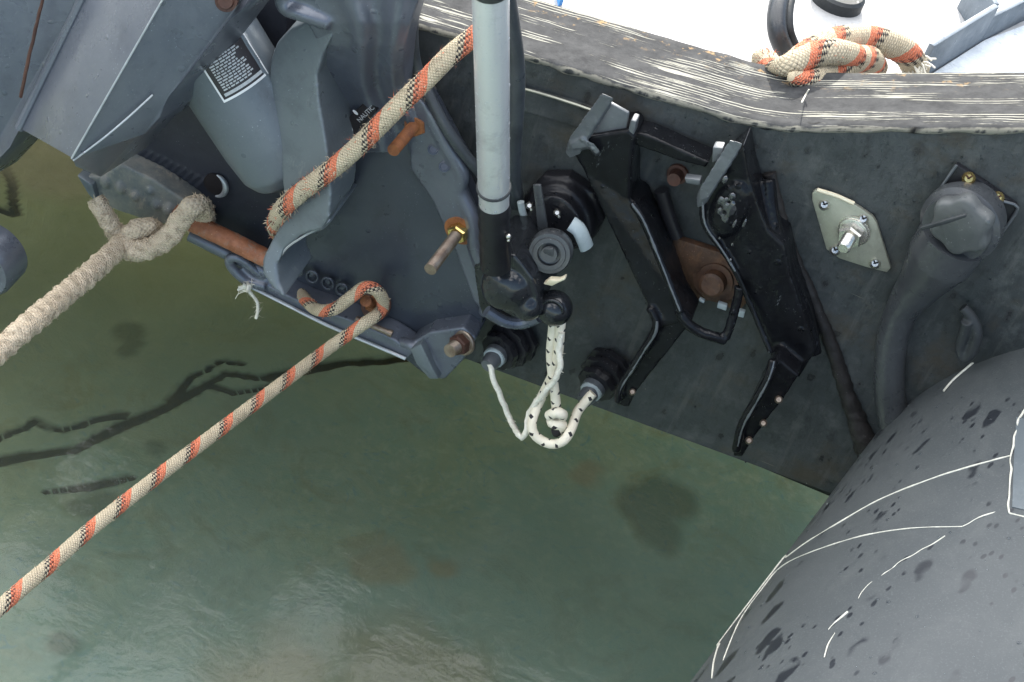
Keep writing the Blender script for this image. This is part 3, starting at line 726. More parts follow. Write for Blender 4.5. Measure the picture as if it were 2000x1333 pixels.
# dark ribbed lower body behind the cylinder
bm = NB(); prism(bm, [(225, 318), (262, 270), (290, 250), (322, 180), (360, 130), (480, -40), (560, -40), (560, 60), (570, 300), (552, 430), (515, 500), (460, 470), (330, 400)], y=-.028, vec=(0, .024, 0))
for k in range(10):
    x = 250 + k * 13; tube(bm, PP([(x, 322 + k * 6.5), (x + 34, 292 + k * 6.5)], y=-.0285), .0011, 6)
body = cast(bm, 'lower_body', 'ribbed_shaded', mot, .0017, 1)
bm = NB(); c = P(419, 362, -.031)
ringc = [c + Vector((math.cos(a) * .0105, 0, math.sin(a) * .0115)) for a in [R(-75 + 9 * k) for k in range(19)]]
tube(bm, [(q_, .0008 + .0020 * math.sin(math.pi * k_ / 18)) for k_, q_ in enumerate(ringc)], .0022, 8, .002); bb = link('boss_highlight', to_mesh(bm), 'edge', mot)  # bright crescent stands in for light on the bore's rim
bm = NB(); lathe(bm, c + Vector((0, .003, 0)), c + Vector((0, .0005, 0)), [(0, .0105), (1, .0105)], 28); link('bore_dark', to_mesh(bm), 'label_black', bb)  # black disc stands in for the dark inside the hole
# mottled thrust bar and rusty rod
bm = NB(); prism(bm, [(152, 346), (196, 345), (236, 322), (300, 352), (360, 392), (395, 425), (372, 446), (300, 436), (186, 398)], y=-.050, vec=(0, .03, 0))
for x, y, r in [(205, 357, .005), (235, 368, .005), (263, 384, .0045), (293, 374, .0035), (305, 402, .004), (330, 412, .006)]: ball(bm, P(x, y, -.051), r, (1, .7, 1.2), 2)
cast(bm, 'thrust_bar', paint('chalky_metal', (.10, .12, .125), (.22, .21, .18), (.5, .7), .1, 60, .8, 300, scuff=(.32, .28, .22), wear=.56), mot, .0014, 2)
bm = NB(); prism(bm, [(150, 343), (180, 362), (190, 398), (172, 380)], y=-.056, vec=(0, .02, 0)); bevelled(bm, 'bar_end', 'casting_pale_lit', mot, .001)
bm = NB(); tube(bm, PP([(340, 415), (386, 440), (450, 470), (522, 506)], y=-.055), .0082, 16, disp=lambda u, v: .06 * noise.noise(Vector((u * 200, v * 4, 0)))); link('rusty_rod', to_mesh(bm, angle=80), 'rust_rod', mot)
bm = NB(); tube(bm, PP([(372, 458), (440, 492), (525, 534)], y=-.046), .0065, 12); link('lower_rod', to_mesh(bm), 'casting', mot)

# left-hand housing: three broad facets meeting on a bright ridge
V = {'a': P(-60, -60, -0.13), 'b': P(190, -60, -0.1), 'c': P(352, -60, -0.14), 'd': P(520, -60, -0.12), 'e': P(482, 5, -0.138), 'e2': P(470, 22, -0.138), 'f': P(442, 45, -0.139), 'g': P(352, 163, -0.139), 'h': P(326, 192, -0.139), 'i': P(312, 230, -0.142),
     'j': P(283, 262, -0.145), 'k': P(264, 270, -0.146), 'l': P(196, 347, -0.155), 'm': P(146, 326, -0.175), 'n': P(140, 310, -0.185), 'o': P(38, 252, -0.142), 'p': P(18, 290, -0.13), 'q': P(-60, 372, -0.125)}
bm = NB()
bv = {k: bm.verts.new(v) for k, v in V.items()}; bk = {k: bm.verts.new(v + Vector((.012, .055, .0))) for k, v in V.items()}
F3 = ['cbon', 'cnmlkjihgfe2ed', 'boaqp']
def ks(s):
    out = []
    for ch in s:
        if ch == '2': out[-1] += '2'
        else: out.append(ch)
    return out
for s in (['b', 'c', 'n', 'o'], ['c', 'd', 'e', 'e2', 'f', 'g', 'h', 'i', 'j', 'k', 'l', 'm', 'n'], ['a', 'b', 'o', 'p', 'q']):
    bm.faces.new([bv[k] for k in s]); bm.faces.new([bk[k] for k in reversed(s)])
loop_ = ['a', 'b', 'c', 'd', 'e', 'e2', 'f', 'g', 'h', 'i', 'j', 'k', 'l', 'm', 'n', 'o', 'p', 'q']
for a, b in zip(loop_, loop_[1:] + loop_[:1]): bm.faces.new((bv[a], bv[b], bk[b], bk[a]))
bmesh.ops.triangulate(bm, faces=bm.faces)
bevelled(bm, 'side_housing', 'casting', mot, .0012, 2)
def mixy(k1, k2, t, off=.0): return V[k1].lerp(V[k2], t) + Vector((0, -off, 0))
bm = NB(); tube(bm, [mixy('c', 'n', .0, .0003), mixy('c', 'n', .5, .0003), mixy('c', 'n', 1., .0003)], .0008, 8)
tube(bm, PP([(143, 314, -.1835), (200, 272, -.1735), (250, 230, -.162), (298, 186, -.149)]), .0008, 8)
link('ridge_highlight', to_mesh(bm), 'edge', mot)  # thin bright tubes: highlights modelled along the housing ridge and crease
bm = NB(); tube(bm, [mixy('b', 'o', t, .0) for t in (0, .4, .7, 1)], .0042, 10); link('seam_bead', to_mesh(bm), 'casting', mot)
bm = NB(); tube(bm, PP([(90, -30, -.122), (62, 90, -.131), (40, 190, -.137)]), .0014, 8, disp=lambda u, v: .5 * noise.noise(Vector((u * 90, v * 3, 0)))); link('rust_streak', to_mesh(bm), 'rust_dark', mot)
bm = NB(); lathe(bm, P(446, -4, -.130), P(440, 4, -.146), [(0, .008), (.8, .008), (.8, .006), (1, .005)], 24); link('pivot_pin', to_mesh(bm), 'rust_dark', mot)
bm = NB(); c = P(-45, 528, -.16); lathe(bm, c + Vector((0, .03, 0)), c, [(0, .03), (.8, .03), (1, .027)], 48); link('skeg_edge', to_mesh(bm), 'casting', mot)

# mounting bolts: each its own thing
def bolt(lab, base, tip, rad, nut_r, wash_r, mat_s, mat_n, mat_w, wt=.003, nl=.3):
    t = thing('mounting_bolt', lab, 'bolt', base, 'bolts through the motor bracket')
    ax = unit(tip - base); L = (tip - base).length
    bm = NB(); lathe(bm, base, base + ax * wt, [(0, wash_r), (.7, wash_r), (1, wash_r * .93)], 32); link('washer', to_mesh(bm), mat_w, t)
    a = base + ax * wt; b = a + ax * nut_r * .85
    bm = NB(); lathe(bm, a, b, [(0, nut_r), (.8, nut_r), (1, nut_r * .88)], 6); link('nut', to_mesh(bm, smooth=False), mat_n, t)
    bm = NB(); prof = [(0, rad)]; n = int((L - wt) / .0012)
    for k in range(n): prof += [((k + .1) / n, rad), ((k + .5) / n, rad * .91), ((k + .9) / n, rad)]
    prof += [(1, rad * .8)]
    lathe(bm, a, tip, prof, 20); link('threaded_shank', to_mesh(bm), mat_s, t)
    return t
bolt('orange rusty bolt just under the striped rope, topmost on the bracket', P(818, 236, -.036), P(768, 294, -.088), .0050, .0098, .0125, 'rust', 'rust', 'rust')
bolt('long steel bolt with brown shank and rusty washer beside the silver tube', P(900, 448, -.038), P(840, 527, -.098), .0052, .0090, .0140, 'bolt_steel', 'brass', 'rust')
bolt('short rusty bolt that the striped rope loops around', P(735, 596, -.036), P(714, 588, -.066), .0050, .0088, .0135, 'rust', 'rust', 'rust_dark')
bolt('short dull bolt at the lower right corner of the bracket', P(905, 668, -.050), P(878, 686, -.070), .0060, .0095, .0120, 'bolt_steel', 'rust_dark', 'bolt_steel')

#%%TUBES
# ------------------------------------------------------------------ silver strut
st = thing('silver_strut', 'smooth silver tube running down to a black rubber boot beside the transom', 'strut', P(966, 425, -.11))
a = P(957, -80, -.20); b = P(965, 400, -.115)
bm = NB(); lathe(bm, a, b, [(0, .0122), (.95, .0119), (.953, .0115), (.995, .0115), (1, .0110)], 48); link('silver_tube', to_mesh(bm), 'silver', st)
dd = unit(b - a); Lt = (b - a).length
def rg(s, r0, name):
    bm = NB(); c = a + dd * s; o1 = unit(dd.orthogonal()); o2 = dd.cross(o1)
    tube(bm, [c + (o1 * math.cos(k * R(15)) + o2 * math.sin(k * R(15))) * r0 for k in range(25)], .0014, 8, .01, cap=False); link(name, to_mesh(bm), 'black_rubber', st)
rg(Lt * .918, .0120, 'rubber_ring')
bm = NB(); lathe(bm, a + dd * (Lt * .02), a + dd * (Lt * .105), [(0, .0138), (.9, .0138), (1, .0128)], 48); link('top_collar', to_mesh(bm), 'grey_plastic', st)
bm = NB(); c2 = P(968, 520, -.105)
lathe(bm, b - dd * .001, c2, [(0, .0118), (.12, .0128), (.2, .0118), (.32, .0128), (.42, .0117), (.54, .0127), (.64, .0117), (.78, .0125), (1, .012)], 40); link('rubber_boot', to_mesh(bm), 'black_plastic', st)
bm = NB()
prism(bm, [(944, 512), (962, 498), (1004, 500), (1022, 520), (1040, 545), (1052, 580), (1050, 615), (1018, 626), (985, 612), (955, 590), (942, 555)], y=-.092, vec=(0, .06, 0))
ball(bm, P(990, 560, -.088), .020, (1.1, .8, 1.1)); ball(bm, P(1030, 594, -.086), .014)
tube(bm, PP([(1035, 560, -.070), (1050, 535, -.055), (1065, 515, -.045)]), .010, 16)
tube(bm, PP([(1010, 590, -.076), (1085, 603, -.072)]), .0095, 16)
prism(bm, [(925, 520), (950, 505), (960, 600), (1000, 622), (950, 630), (935, 600)], y=-.045, vec=(0, .03, 0))
cast(bm, 'elbow_joint', 'black_wet', st, .0016, 3, .0005, 60)
bm = NB(); ball(bm, P(1083, 602, -.074), .0150, sub=4); tube(bm, [P(1086, 590, -.074) + Vector((math.cos(R(24 * k)) * .0085, -.0095, math.sin(R(24 * k)) * .0085)) for k in range(16)], .0016, 8, .003); link('ball_joint', to_mesh(bm, angle=60), 'black_wet', st)
bm = NB(); tube(bm, PP([(950, 608, -.06), (985, 628, -.055), (1020, 632, -.05), (1052, 620, -.05)]), .005, 10); link('lower_lip', to_mesh(bm), 'casting', st)
bm = NB(); prism(bm, [(1060, 556), (1072, 547), (1092, 548), (1104, 542), (1104, 548), (1090, 554), (1078, 560)], y=-.085, vec=(0, .006, 0)); bevelled(bm, 'torn_tag', 'plate_edge', st, .0012)
bm = NB(); ball(bm, P(993, 462, -.118), .0022); ball(bm, P(993, 470, -.118), .0013, sub=2); link('grub_screw', to_mesh(bm), 'steel', st)

# cables
def cable(lab, pts, r, mat='cable'):
    bm = NB(); tube(bm, PP(pts), r, 14); return tag(link('cable', to_mesh(bm, angle=80), mat), lab, 'cable', 'cables beside the silver tube')
cable('grey cable curving down behind the striped rope, left of the silver tube', [(818, -40, -.05), (808, 20, -.045), (806, 80, -.04), (815, 135, -.036), (840, 190, -.042), (868, 245, -.045), (900, 292, -.042), (930, 328, -.035), (948, 352, -.02)], .0046)
cable('thick black cable hugging the right side of the silver tube', [(975, -60, -.12), (990, -10, -.11), (1001, 60, -.095), (1009, 130, -.08), (1009, 200, -.065), (1004, 280, -.05), (1003, 340, -.035), (1010, 400, -.015)], .0062)

# round black socket on the transom
sk = thing('power_socket', 'round black socket with a screw cap hanging on a strap from its face', 'socket', P(1100, 420, 0))
bm = NB(); c = P(1105, 405, 0); f_ = P(1082, 440, -.034)
lathe(bm, c, f_, [(0, .031), (.1, .0325), (.55, .031), (.7, .029), (.75, .025), (1, .024)], 48, lobes=3, lobe=.05)
prism(bm, [(1060, 345), (1110, 345), (1160, 378), (1180, 432), (1152, 470), (1100, 466), (1040, 440), (1020, 390)], y=-.012, vec=(0, .012, 0))
cast(bm, 'housing', 'black_plastic', sk, .0016, 3)
bm = NB(); tube(bm, PP([(1115, 437, -.042), (1130, 448, -.042), (1140, 468, -.042), (1146, 484, -.04)]), .0064, 14, flat=.5); link('grey_tab', to_mesh(bm), 'tab', sk)
bm = NB(); tube(bm, PP([(1017, 395, -.03), (1020, 412, -.03), (1028, 434, -.03)]), .003, 10); link('grey_tab', to_mesh(bm), 'tab', sk)
for x, y in ((1034, 402), (1088, 416)):
    bm = NB(); lathe(bm, P(x, y, -.036), P(x, y, -.043), [(0, .0034), (.6, .0032), (1, .0018)], 6); ball(bm, P(x + 4, y + 8, -.040), .0014, sub=1); link('screw', to_mesh(bm), 'steel', sk)
bm = NB(); prism(bm, [(1040, 362), (1056, 362), (1062, 400), (1070, 452), (1050, 454), (1046, 410)], y=-.046, vec=(0, .003, 0)); bevelled(bm, 'cap_strap', 'grey_plastic', sk, .001)
bm = NB(); a = P(1079, 485, -.056); b = P(1072, 498, -.074)
lathe(bm, a, b, [(0, .0165), (.15, .0175), (.7, .0175), (.85, .0165), (.86, .0135), (.95, .0130), (.96, .0095), (.75, .0090), (.74, .0070), (1.02, .0065)], 40); link('screw_cap', to_mesh(bm), 'grey_plastic', sk)
bm = NB(); prism(bm, [(1060, 488), (1080, 486), (1082, 508), (1062, 510)], y=-.0745, vec=(0, .003, 0)); bevelled(bm, 'cap_grip', 'grey_plastic', sk, .001)

# two drain plugs near the bottom edge
def plug(lab, a, b, tip, r):
    t = thing('drain_plug', lab, 'drain plug', a, 'drain plugs by the waterline')
    bm = NB(); lathe(bm, a, b, [(0, r), (.2, r * 1.05), (.25, r * .82), (.4, r * .82), (.45, r), (.6, r * 1.0), (.65, r * .72), (.8, r * .72), (.82, r * .85), (1, r * .8)], 40, lobes=9, lobe=.05)
    link('ribbed_body', to_mesh(bm), 'black_plastic', t)
    bm = NB(); lathe(bm, b, tip, [(0, r * .5), (.25, r * .5), (.3, r * .40), (.8, r * .36), (1, r * .3)], 24); link('spigot', to_mesh(bm), 'bracket_grey', t)
    bm = NB(); sp, us = tube(bm, [b.lerp(tip, .35 + .07 * math.sin(k)) + (unit((tip - b).orthogonal()) * math.cos(k * .9) + unit((tip - b).cross((tip - b).orthogonal())) * math.sin(k * .9)) * r * .40 for k in range(22)], .0016, 8)
    link('tape_wrap', to_mesh(bm), 'tab', t)
    return t
plug('black ribbed drain plug below the elbow joint, tied to thin string', P(1012, 660, 0), P(972, 690, -.028), P(952, 716, -.046), .021)
plug('black ribbed drain plug left of the bracket foot, tied to flecked cord', P(1195, 715, 0), P(1162, 755, -.026), P(1140, 785, -.044), .021)

# cords
crd = thing('lashing_cord', 'white cord with black flecks hanging in a knotted loop over the water', 'cord', P(1085, 650, -.05))
bm = NB(); tube(bm, PP([(1098, 600, -.060), (1094, 645, -.066), (1090, 690, -.066), (1080, 730, -.064), (1056, 780, -.062), (1040, 820, -.075), (1042, 846, -.08), (1060, 862, -.08), (1082, 868, -.08), (1102, 860, -.08), (1116, 838, -.07), (1128, 805, -.054), (1146, 782, -.048), (1158, 768, -.044)]), .0042, 12); link('loop', to_mesh(bm, angle=80), 'cord', crd)
bm = NB(); tube(bm, PP([(1082, 600, -.06), (1080, 645, -.064), (1076, 690, -.064), (1080, 740, -.066), (1085, 780, -.066), (1088, 815, -.066)]), .0042, 12); link('standing_part', to_mesh(bm, angle=80), 'cord', crd)
bm = NB(); tube(bm, PP([(1073, 812, -.07), (1086, 806, -.074), (1099, 810, -.07), (1092, 820, -.064), (1076, 822, -.068), (1084, 830, -.074), (1098, 830, -.07), (1090, 845, -.068)]), .0046, 12); ball(bm, P(1091, 836, -.068), .0075, (.8, .8, 1.4)); link('knot', to_mesh(bm, angle=80), 'cord', crd)
bm = NB(); sp, us = tube(bm, PP([(957, 712, -.046), (963, 738, -.05), (980, 780, -.052), (998, 822, -.054), (1012, 848, -.075), (1021, 856, -.078), (1029, 838, -.076), (1034, 806, -.066), (1060, 770, -.07), (1084, 742, -.074), (1094, 712, -.074), (1092, 680, -.072), (1096, 650, -.07)]), .0026, 10, disp=lambda u, v: .18 * math.sin(u * 2200 + v * 6.28))
fuzz(bm, sp, us, 60, .003); tag(link('string', to_mesh(bm, angle=80), 'twine'), 'thin pale string from the left drain plug up through the flecked cord', 'string')
bm = NB(); rr = random.Random(4); c = P(478, 560, -.06)
sp, us = tube(bm, [c + Vector((rr.uniform(-.006, .006), rr.uniform(-.004, .004), rr.uniform(-.006, .006))) for _ in range(16)], .0013, 8); fuzz(bm, sp, us, 50, .006, .0003)
sp, us = tube(bm, PP([(482, 566, -.06), (494, 578, -.06), (503, 592, -.06), (503, 610, -.06), (500, 622, -.06)]), .0014, 8); fuzz(bm, sp, us, 25, .006, .0003)
tube(bm, PP([(478, 570, -.06), (466, 574, -.06), (460, 584, -.06)]), .0004, 5)
tag(link('twine_knot', to_mesh(bm), 'twine'), 'small white twine knot with a loose tail on the bottom plate', 'twine')

#%%ROPES
def braid(u, v): return .035 * abs(math.sin(u * 410 + v * 12.57)) + .035 * abs(math.sin(u * 410 - v * 12.57)) - .03
rp = thing('striped_rope', 'fawn braided rope with orange and black flecks, wrapped round the motor bracket', 'rope', P(600, 500, -.1))
bm = NB(); sp, us = tube(bm, PP([(990, -5, -.02), (960, 40, -.035), (930, 68, -.045), (880, 108, -.062), (830, 158, -.078), (790, 196, -.088), (740, 246, -.096), (690, 295, -.102), (640, 337, -.107), (590, 374, -.109), (556, 404, -.107), (541, 428, -.097), (540, 446, -.080), (556, 466, -.05), (585, 480, -.02)]), .0075, 20, .0012, disp=braid)
fuzz(bm, sp, us, 1100, .0045, .0003)
# torn, fluffed patches
rr = random.Random(9)
for (x, y, n, L) in ((812, 214, 26, .012), (590, 362, 26, .011), (720, 268, 20, .009), (670, 330, 20, .008), (640, 335, 16, .008), (560, 385, 5, .004)):
    k = min(range(len(sp)), key=lambda i: (sp[i][0] - P(x, y, sp[i][0].y)).length); s0 = max(1, k - 9)
    fuzz(bm, sp[s0:s0 + 18], us[s0:s0 + 18], n * 2, L * .5, .0003, rr)
link('upper_length', to_mesh(bm, angle=80), 'rope_short', rp)
bm = NB(); sp, us = tube(bm, PP([(588, 575, -.04), (602, 592, -.058), (622, 606, -.072), (652, 604, -.078), (684, 582, -.074), (712, 562, -.070), (736, 568, -.066), (748, 590, -.060), (740, 612, -.062), (706, 636, -.080)]) + [Q(x, y, z) for x, y, z in ((640, 682, .022), (560, 742, .022), (480, 802, .024), (400, 862, .027), (325, 918, .03), (250, 976, .034), (170, 1040, .038), (100, 1102, .042), (40, 1152, .046), (-60, 1240, .05))], .0054, 20, .0012, disp=braid)
fuzz(bm, sp, us, 500, .003, .00022); link('lower_length', to_mesh(bm, angle=80), 'rope', rp)

def lumpy(u, v): return .16 * abs(math.sin(u * 210 + v * 6.28)) * abs(math.sin(u * 210 - v * 12.57)) + .16 * noise.noise(Vector((u * 260, v * 5, 2))) + .06 * noise.noise(Vector((u * 700, v * 12, 4)))
hr = thing('frayed_rope', 'thick fluffy fawn rope hitched around the rusty rod and leading off left', 'rope', P(250, 470, -.07))
def hemp(name, pts, r, fz, rnd=random.Random(5)):
    bm = NB(); sp, us = tube(bm, [(p, r) for p in PP(pts)], seg=28, step=.0012, disp=lumpy); fuzz(bm, sp, us, fz // 2, .0036, .00045, rnd); link(name, to_mesh(bm, angle=80), 'hemp', hr)
hemp('leading_part', [(-60, 730, -.32), (0, 684, -.28), (50, 640, -.25), (110, 590, -.20), (170, 540, -.15), (218, 496, -.11), (245, 470, -.088), (262, 452, -.075)], .0086, 3200)
hemp('loose_end', [(186, 388, -.085), (200, 412, -.088), (216, 438, -.088), (232, 462, -.082), (252, 482, -.074)], .0074, 900)
hemp('hitch', [(245, 486, -.095), (272, 490, -.096), (304, 480, -.092), (330, 462, -.088), (352, 432, -.082), (376, 404, -.075), (392, 405, -.06), (398, 424, -.046), (385, 446, -.038)], .0088, 1600)
hemp('hitch', [(236, 470, -.082), (262, 452, -.086), (290, 445, -.080), (308, 458, -.070), (300, 478, -.06)], .0082, 700)

# knotted rope lying just inside the transom
kr = thing('knotted_rope', 'short knotted orange-flecked rope with frayed end on the transom edge, upper right', 'rope', Q(1640, 130, .28))
def kz(l): return [Q(a, b, c) for a, b, c in l]
for nm, l, r in (('turn', [(1520, 165, .280), (1538, 140, .315), (1570, 112, .335), (1620, 84, .335), (1680, 76, .33), (1735, 86, .325), (1772, 106, .315), (1790, 138, .292)], .0105),
                 ('turn', [(1545, 150, .345), (1580, 160, .338), (1620, 142, .336), (1660, 120, .340), (1695, 116, .325), (1708, 132, .295)], .0100),
                 ('turn', [(1500, 130, .33), (1540, 128, .345), (1590, 108, .352), (1630, 102, .355), (1670, 112, .345)], .0095),
                 ('tail', [(1478, 132, .31), (1485, 118, .315), (1500, 122, .32), (1515, 140, .325), (1540, 150, .325)], .0085)):
    bm = NB(); r *= 1.12; kp = kz(l); sp, us = tube(bm, [(p_, r * (.35 if k_ == 0 else .9 if k_ == 1 else 1)) for k_, p_ in enumerate(kp)], r, 20, .0012, disp=braid); fuzz(bm, sp, us, 350, .004, .0003); link(nm, to_mesh(bm, angle=80), 'rope_short', kr)
bm = NB(); rr = random.Random(2); c = Q(1778, 120, .305)
for k in range(46):
    d = Vector((rr.uniform(.1, 1.), rr.uniform(-1., .1), rr.uniform(-.9, .3))) ; s0 = c + Vector([rr.uniform(-.008, .008) for _ in range(3)])
    tube(bm, [s0, s0 + d * .009 + Vector((0, 0, .003)), s0 + d * .016 + Vector([rr.uniform(-.004, .004) for _ in range(3)])], .0009, 5)
link('frayed_end', to_mesh(bm), 'twine', kr)
bm = NB(); tube(bm, [Q(1580, 175, .35), Q(1574, 185, .345), P(1566, 200, -.004)], .0006, 5); link('stray_fibre', to_mesh(bm), 'twine', kr)

#%%BRACKET
# ------------------------------------------------------------------ auxiliary motor bracket
ab = thing('auxiliary_bracket', 'black enamelled steel bracket with two bent arms bolted to the transom', 'bracket', P(1320, 500, -.02))
def CM(pl, y): return PP(pl, y=y)
LUMP = .00022
bm = NB()
AR = [(1112, 288), (1150, 268), (1228, 255), (1240, 268), (1232, 330), (1232, 392), (1246, 398), (1272, 450), (1300, 520), (1322, 585), (1342, 622), (1284, 642), (1270, 608), (1240, 545), (1200, 455), (1172, 395), (1140, 335)]
prism(bm, [(x, y, -.035 - .020 * max(0, y - 400) / 220) for x, y in AR], vec=(0, .033, 0))
prism(bm, [(1270, 600, -.053), (1330, 600, -.053), (1352, 628, -.055), (1290, 706, -.057), (1243, 765, -.058), (1228, 796, -.058), (1205, 792, -.058), (1203, 768, -.058), (1250, 690, -.057), (1284, 645, -.055)], vec=(0, .030, 0))
tube(bm, PP([(1234, 396, -.042), (1256, 430, -.045), (1290, 510, -.052), (1318, 580, -.058), (1330, 612, -.060)]), .0034, 10)
tube(bm, PP([(1268, 600, -.054), (1282, 638, -.058), (1250, 695, -.061), (1214, 752, -.064), (1207, 785, -.064)]), .0036, 10)
cast(bm, 'arm', 'black_gloss', ab, .0016, 2, LUMP, 90)
bm = NB()
prism(bm, [(1372, 390), (1400, 330), (1452, 285), (1462, 345), (1480, 400), (1500, 450), (1532, 480), (1545, 545), (1572, 620), (1592, 688), (1560, 740), (1512, 720), (1498, 668), (1472, 612), (1440, 548), (1428, 512), (1400, 482), (1376, 440)], y=-.035, vec=(0, .033, 0))
prism(bm, [(1505, 706), (1518, 700), (1560, 735), (1530, 780), (1498, 820), (1468, 862), (1450, 894), (1432, 892), (1432, 864), (1462, 800), (1490, 742)], y=-.055, vec=(0, .028, 0))
tube(bm, PP([(1510, 702, -.058), (1502, 735, -.064), (1478, 780, -.066), (1450, 830, -.066), (1438, 880, -.064)]), .0042, 10)
tube(bm, PP([(1372, 395, -.036), (1376, 440, -.038), (1410, 488, -.04), (1436, 530, -.04), (1470, 606, -.042), (1506, 690, -.05)]), .0026, 10)
tube(bm, PP([(1500, 350, -.01), (1512, 440, -.022), (1540, 530, -.024), (1575, 620, -.024), (1592, 690, -.024)]), .006, 10)
ball(bm, P(1425, 410, -.036), .017, (.8, .35, 1.6))
cast(bm, 'arm', 'black_gloss', ab, .0016, 2, LUMP * 1.3, 90)
for pts_ in ([(1283, 628, -.0595), (1280, 652, -.0618), (1262, 680, -.0630), (1236, 722, -.0650), (1213, 758, -.0668), (1208, 784, -.0665)], [(1512, 706, -.0620), (1503, 738, -.0678), (1480, 782, -.0698), (1452, 832, -.0698), (1441, 872, -.0685)], [(1234, 398, -.0448), (1258, 434, -.0480), (1290, 512, -.0552), (1316, 578, -.0612), (1328, 608, -.0632)], [(1372, 392, -.0385), (1378, 440, -.0405), (1410, 488, -.0425), (1436, 530, -.0425)]):
    bm = NB(); sp, us = tube(bm, [(p_, .0006 + .0011 * abs(noise.noise(p_ * 60))) for p_, _ in spline([(q_, 1) for q_ in PP(pts_)], .004)], .001, 6, .002, disp=lambda u, v: .5 * noise.noise(Vector((u * 400, v * 3, 1))))
    link('rim_highlight', to_mesh(bm), 'bracket_grey', ab)  # thin pale tubes: highlights modelled along the glossy arm edges
rl = random.Random(8); bm = NB()
for _ in range(26):
    x_, y_ = rl.gauss(1425, 13), rl.gauss(412, 26); ball(bm, P(x_, y_, -.0425 + .0001 * abs(x_ - 1425)), rl.uniform(.0016, .0042), (rl.uniform(.5, .9), .5, rl.uniform(.9, 1.8)), 2)
cast(bm, 'paint_runs', 'wet_enamel', ab, .0009, 1)
# hooked tops, paler steel
bm = NB(); prism(bm, [(1176, 180), (1200, 190), (1138, 284), (1118, 292), (1108, 280), (1112, 268)], y=-.040, vec=(0, .004, -.012)); prism(bm, [(1112, 280), (1135, 270), (1160, 280), (1172, 296), (1165, 302), (1150, 288), (1118, 292)], y=-.041, vec=(0, .006, -.006)); cast(bm, 'hook', 'bracket_grey', ab, .0011, 2, .0003, 200)
bm = NB(); prism(bm, [(1192, 202), (1228, 222), (1222, 262), (1208, 306), (1165, 312), (1150, 276)], y=-.030, vec=(0, .004, 0)); bevelled(bm, 'gusset', 'bracket_grey', ab, .0012)
bm = NB(); prism(bm, [(1232, 235), (1243, 238), (1238, 264), (1222, 274)], y=-.034, vec=(0, .012, 0)); bevelled(bm, 'lug', 'bracket_grey', ab, .0012)
bm = NB(); prism(bm, [(1426, 272), (1452, 280), (1384, 386), (1368, 390), (1366, 368), (1384, 340)], y=-.042, vec=(0, .004, -.012)); cast(bm, 'hook', 'bracket_grey', ab, .0011, 2, .0003, 200)
bm = NB(); prism(bm, [(1392, 288), (1412, 290), (1408, 312), (1390, 320)], y=-.034, vec=(0, .01, 0)); bevelled(bm, 'lug', 'bracket_grey', ab, .0012)
bm = NB(); prism(bm, [(1336, 348), (1368, 352), (1368, 364), (1340, 360)], y=-.036, vec=(0, .008, 0)); bevelled(bm, 'lug', 'bracket_grey', ab, .0012)
bm = NB(); prism(bm, [(1235, 260), (1262, 264), (1384, 318), (1378, 328), (1330, 316), (1240, 284)], y=-.026, vec=(0, .022, 0)); cast(bm, 'top_crossbar', 'black_gloss', ab, .0012, 2, LUMP * 1.3, 200)
bm = NB(); tube(bm, PP([(1326, 606, -.056), (1340, 630, -.058), (1366, 648, -.056), (1394, 658, -.054), (1416, 664, -.050)]), .0046, 12); tube(bm, PP([(1416, 662, -.05), (1428, 630, -.046), (1440, 585, -.042), (1444, 560, -.04)]), .0040, 12)
cast(bm, 'lower_crossbar', 'black_gloss', ab, .0011, 2, LUMP * 1.5, 220)
bm = NB(); tube(bm, PP([(1292, 372), (1306, 420), (1322, 462)], y=-.012), .006, 12); link('inner_strut', to_mesh(bm), 'black_plastic', ab)
for x, y, yy, r in ((1235, 766, -.060, .0030), (1521, 781, -.058, .0034), (1491, 827, -.057, .0032), (1463, 861, -.057, .0034)):
    bm = NB(); lathe(bm, P(x, y, yy + .004), P(x, y, yy - .002), [(0, r), (.7, r), (1, r * .6)], 16); link('rivet', to_mesh(bm), 'bolt_steel', ab)
bm = NB(); prism(bm, [(1402, 592), (1420, 598), (1418, 608), (1400, 602)], y=-.022, vec=(0, .004, 0)); prism(bm, [(1440, 606), (1455, 610), (1452, 622), (1438, 618)], y=-.022, vec=(0, .004, 0)); prism(bm, [(1366, 584), (1376, 590), (1374, 594), (1364, 588)], y=-.022, vec=(0, .004, 0)); bevelled(bm, 'chipped_tab', 'tab', ab, .0006)

rpz = thing('rusty_backing_plate', 'brown rusty plate with a slotted bolt behind the bracket arms', 'plate', P(1370, 540, 0))
bm = NB(); prism(bm, [(1278, 455), (1330, 470), (1400, 492), (1450, 512), (1460, 590), (1440, 612), (1400, 588), (1345, 590), (1310, 545)], y=-.007, vec=(0, .007, 0)); bevelled(bm, 'plate', 'rust_plate', rpz, .001)
bm = NB(); c = P(1400, 545, -.007); lathe(bm, c, P(1388, 560, -.024), [(0, .020), (.12, .020), (.14, .015), (.3, .015), (.32, .0105), (.9, .0105), (1, .008)], 32); link('bolt', to_mesh(bm), 'rust_plate', rpz)
bm = NB(); lathe(bm, P(1325, 338, 0), P(1316, 352, -.014), [(0, .0085), (.3, .0085), (.32, .006), (1, .0055)], 16); tag(link('hex_bolt', to_mesh(bm), 'rust_dark'), 'small brown rusty bolt between the bracket hooks', 'bolt')
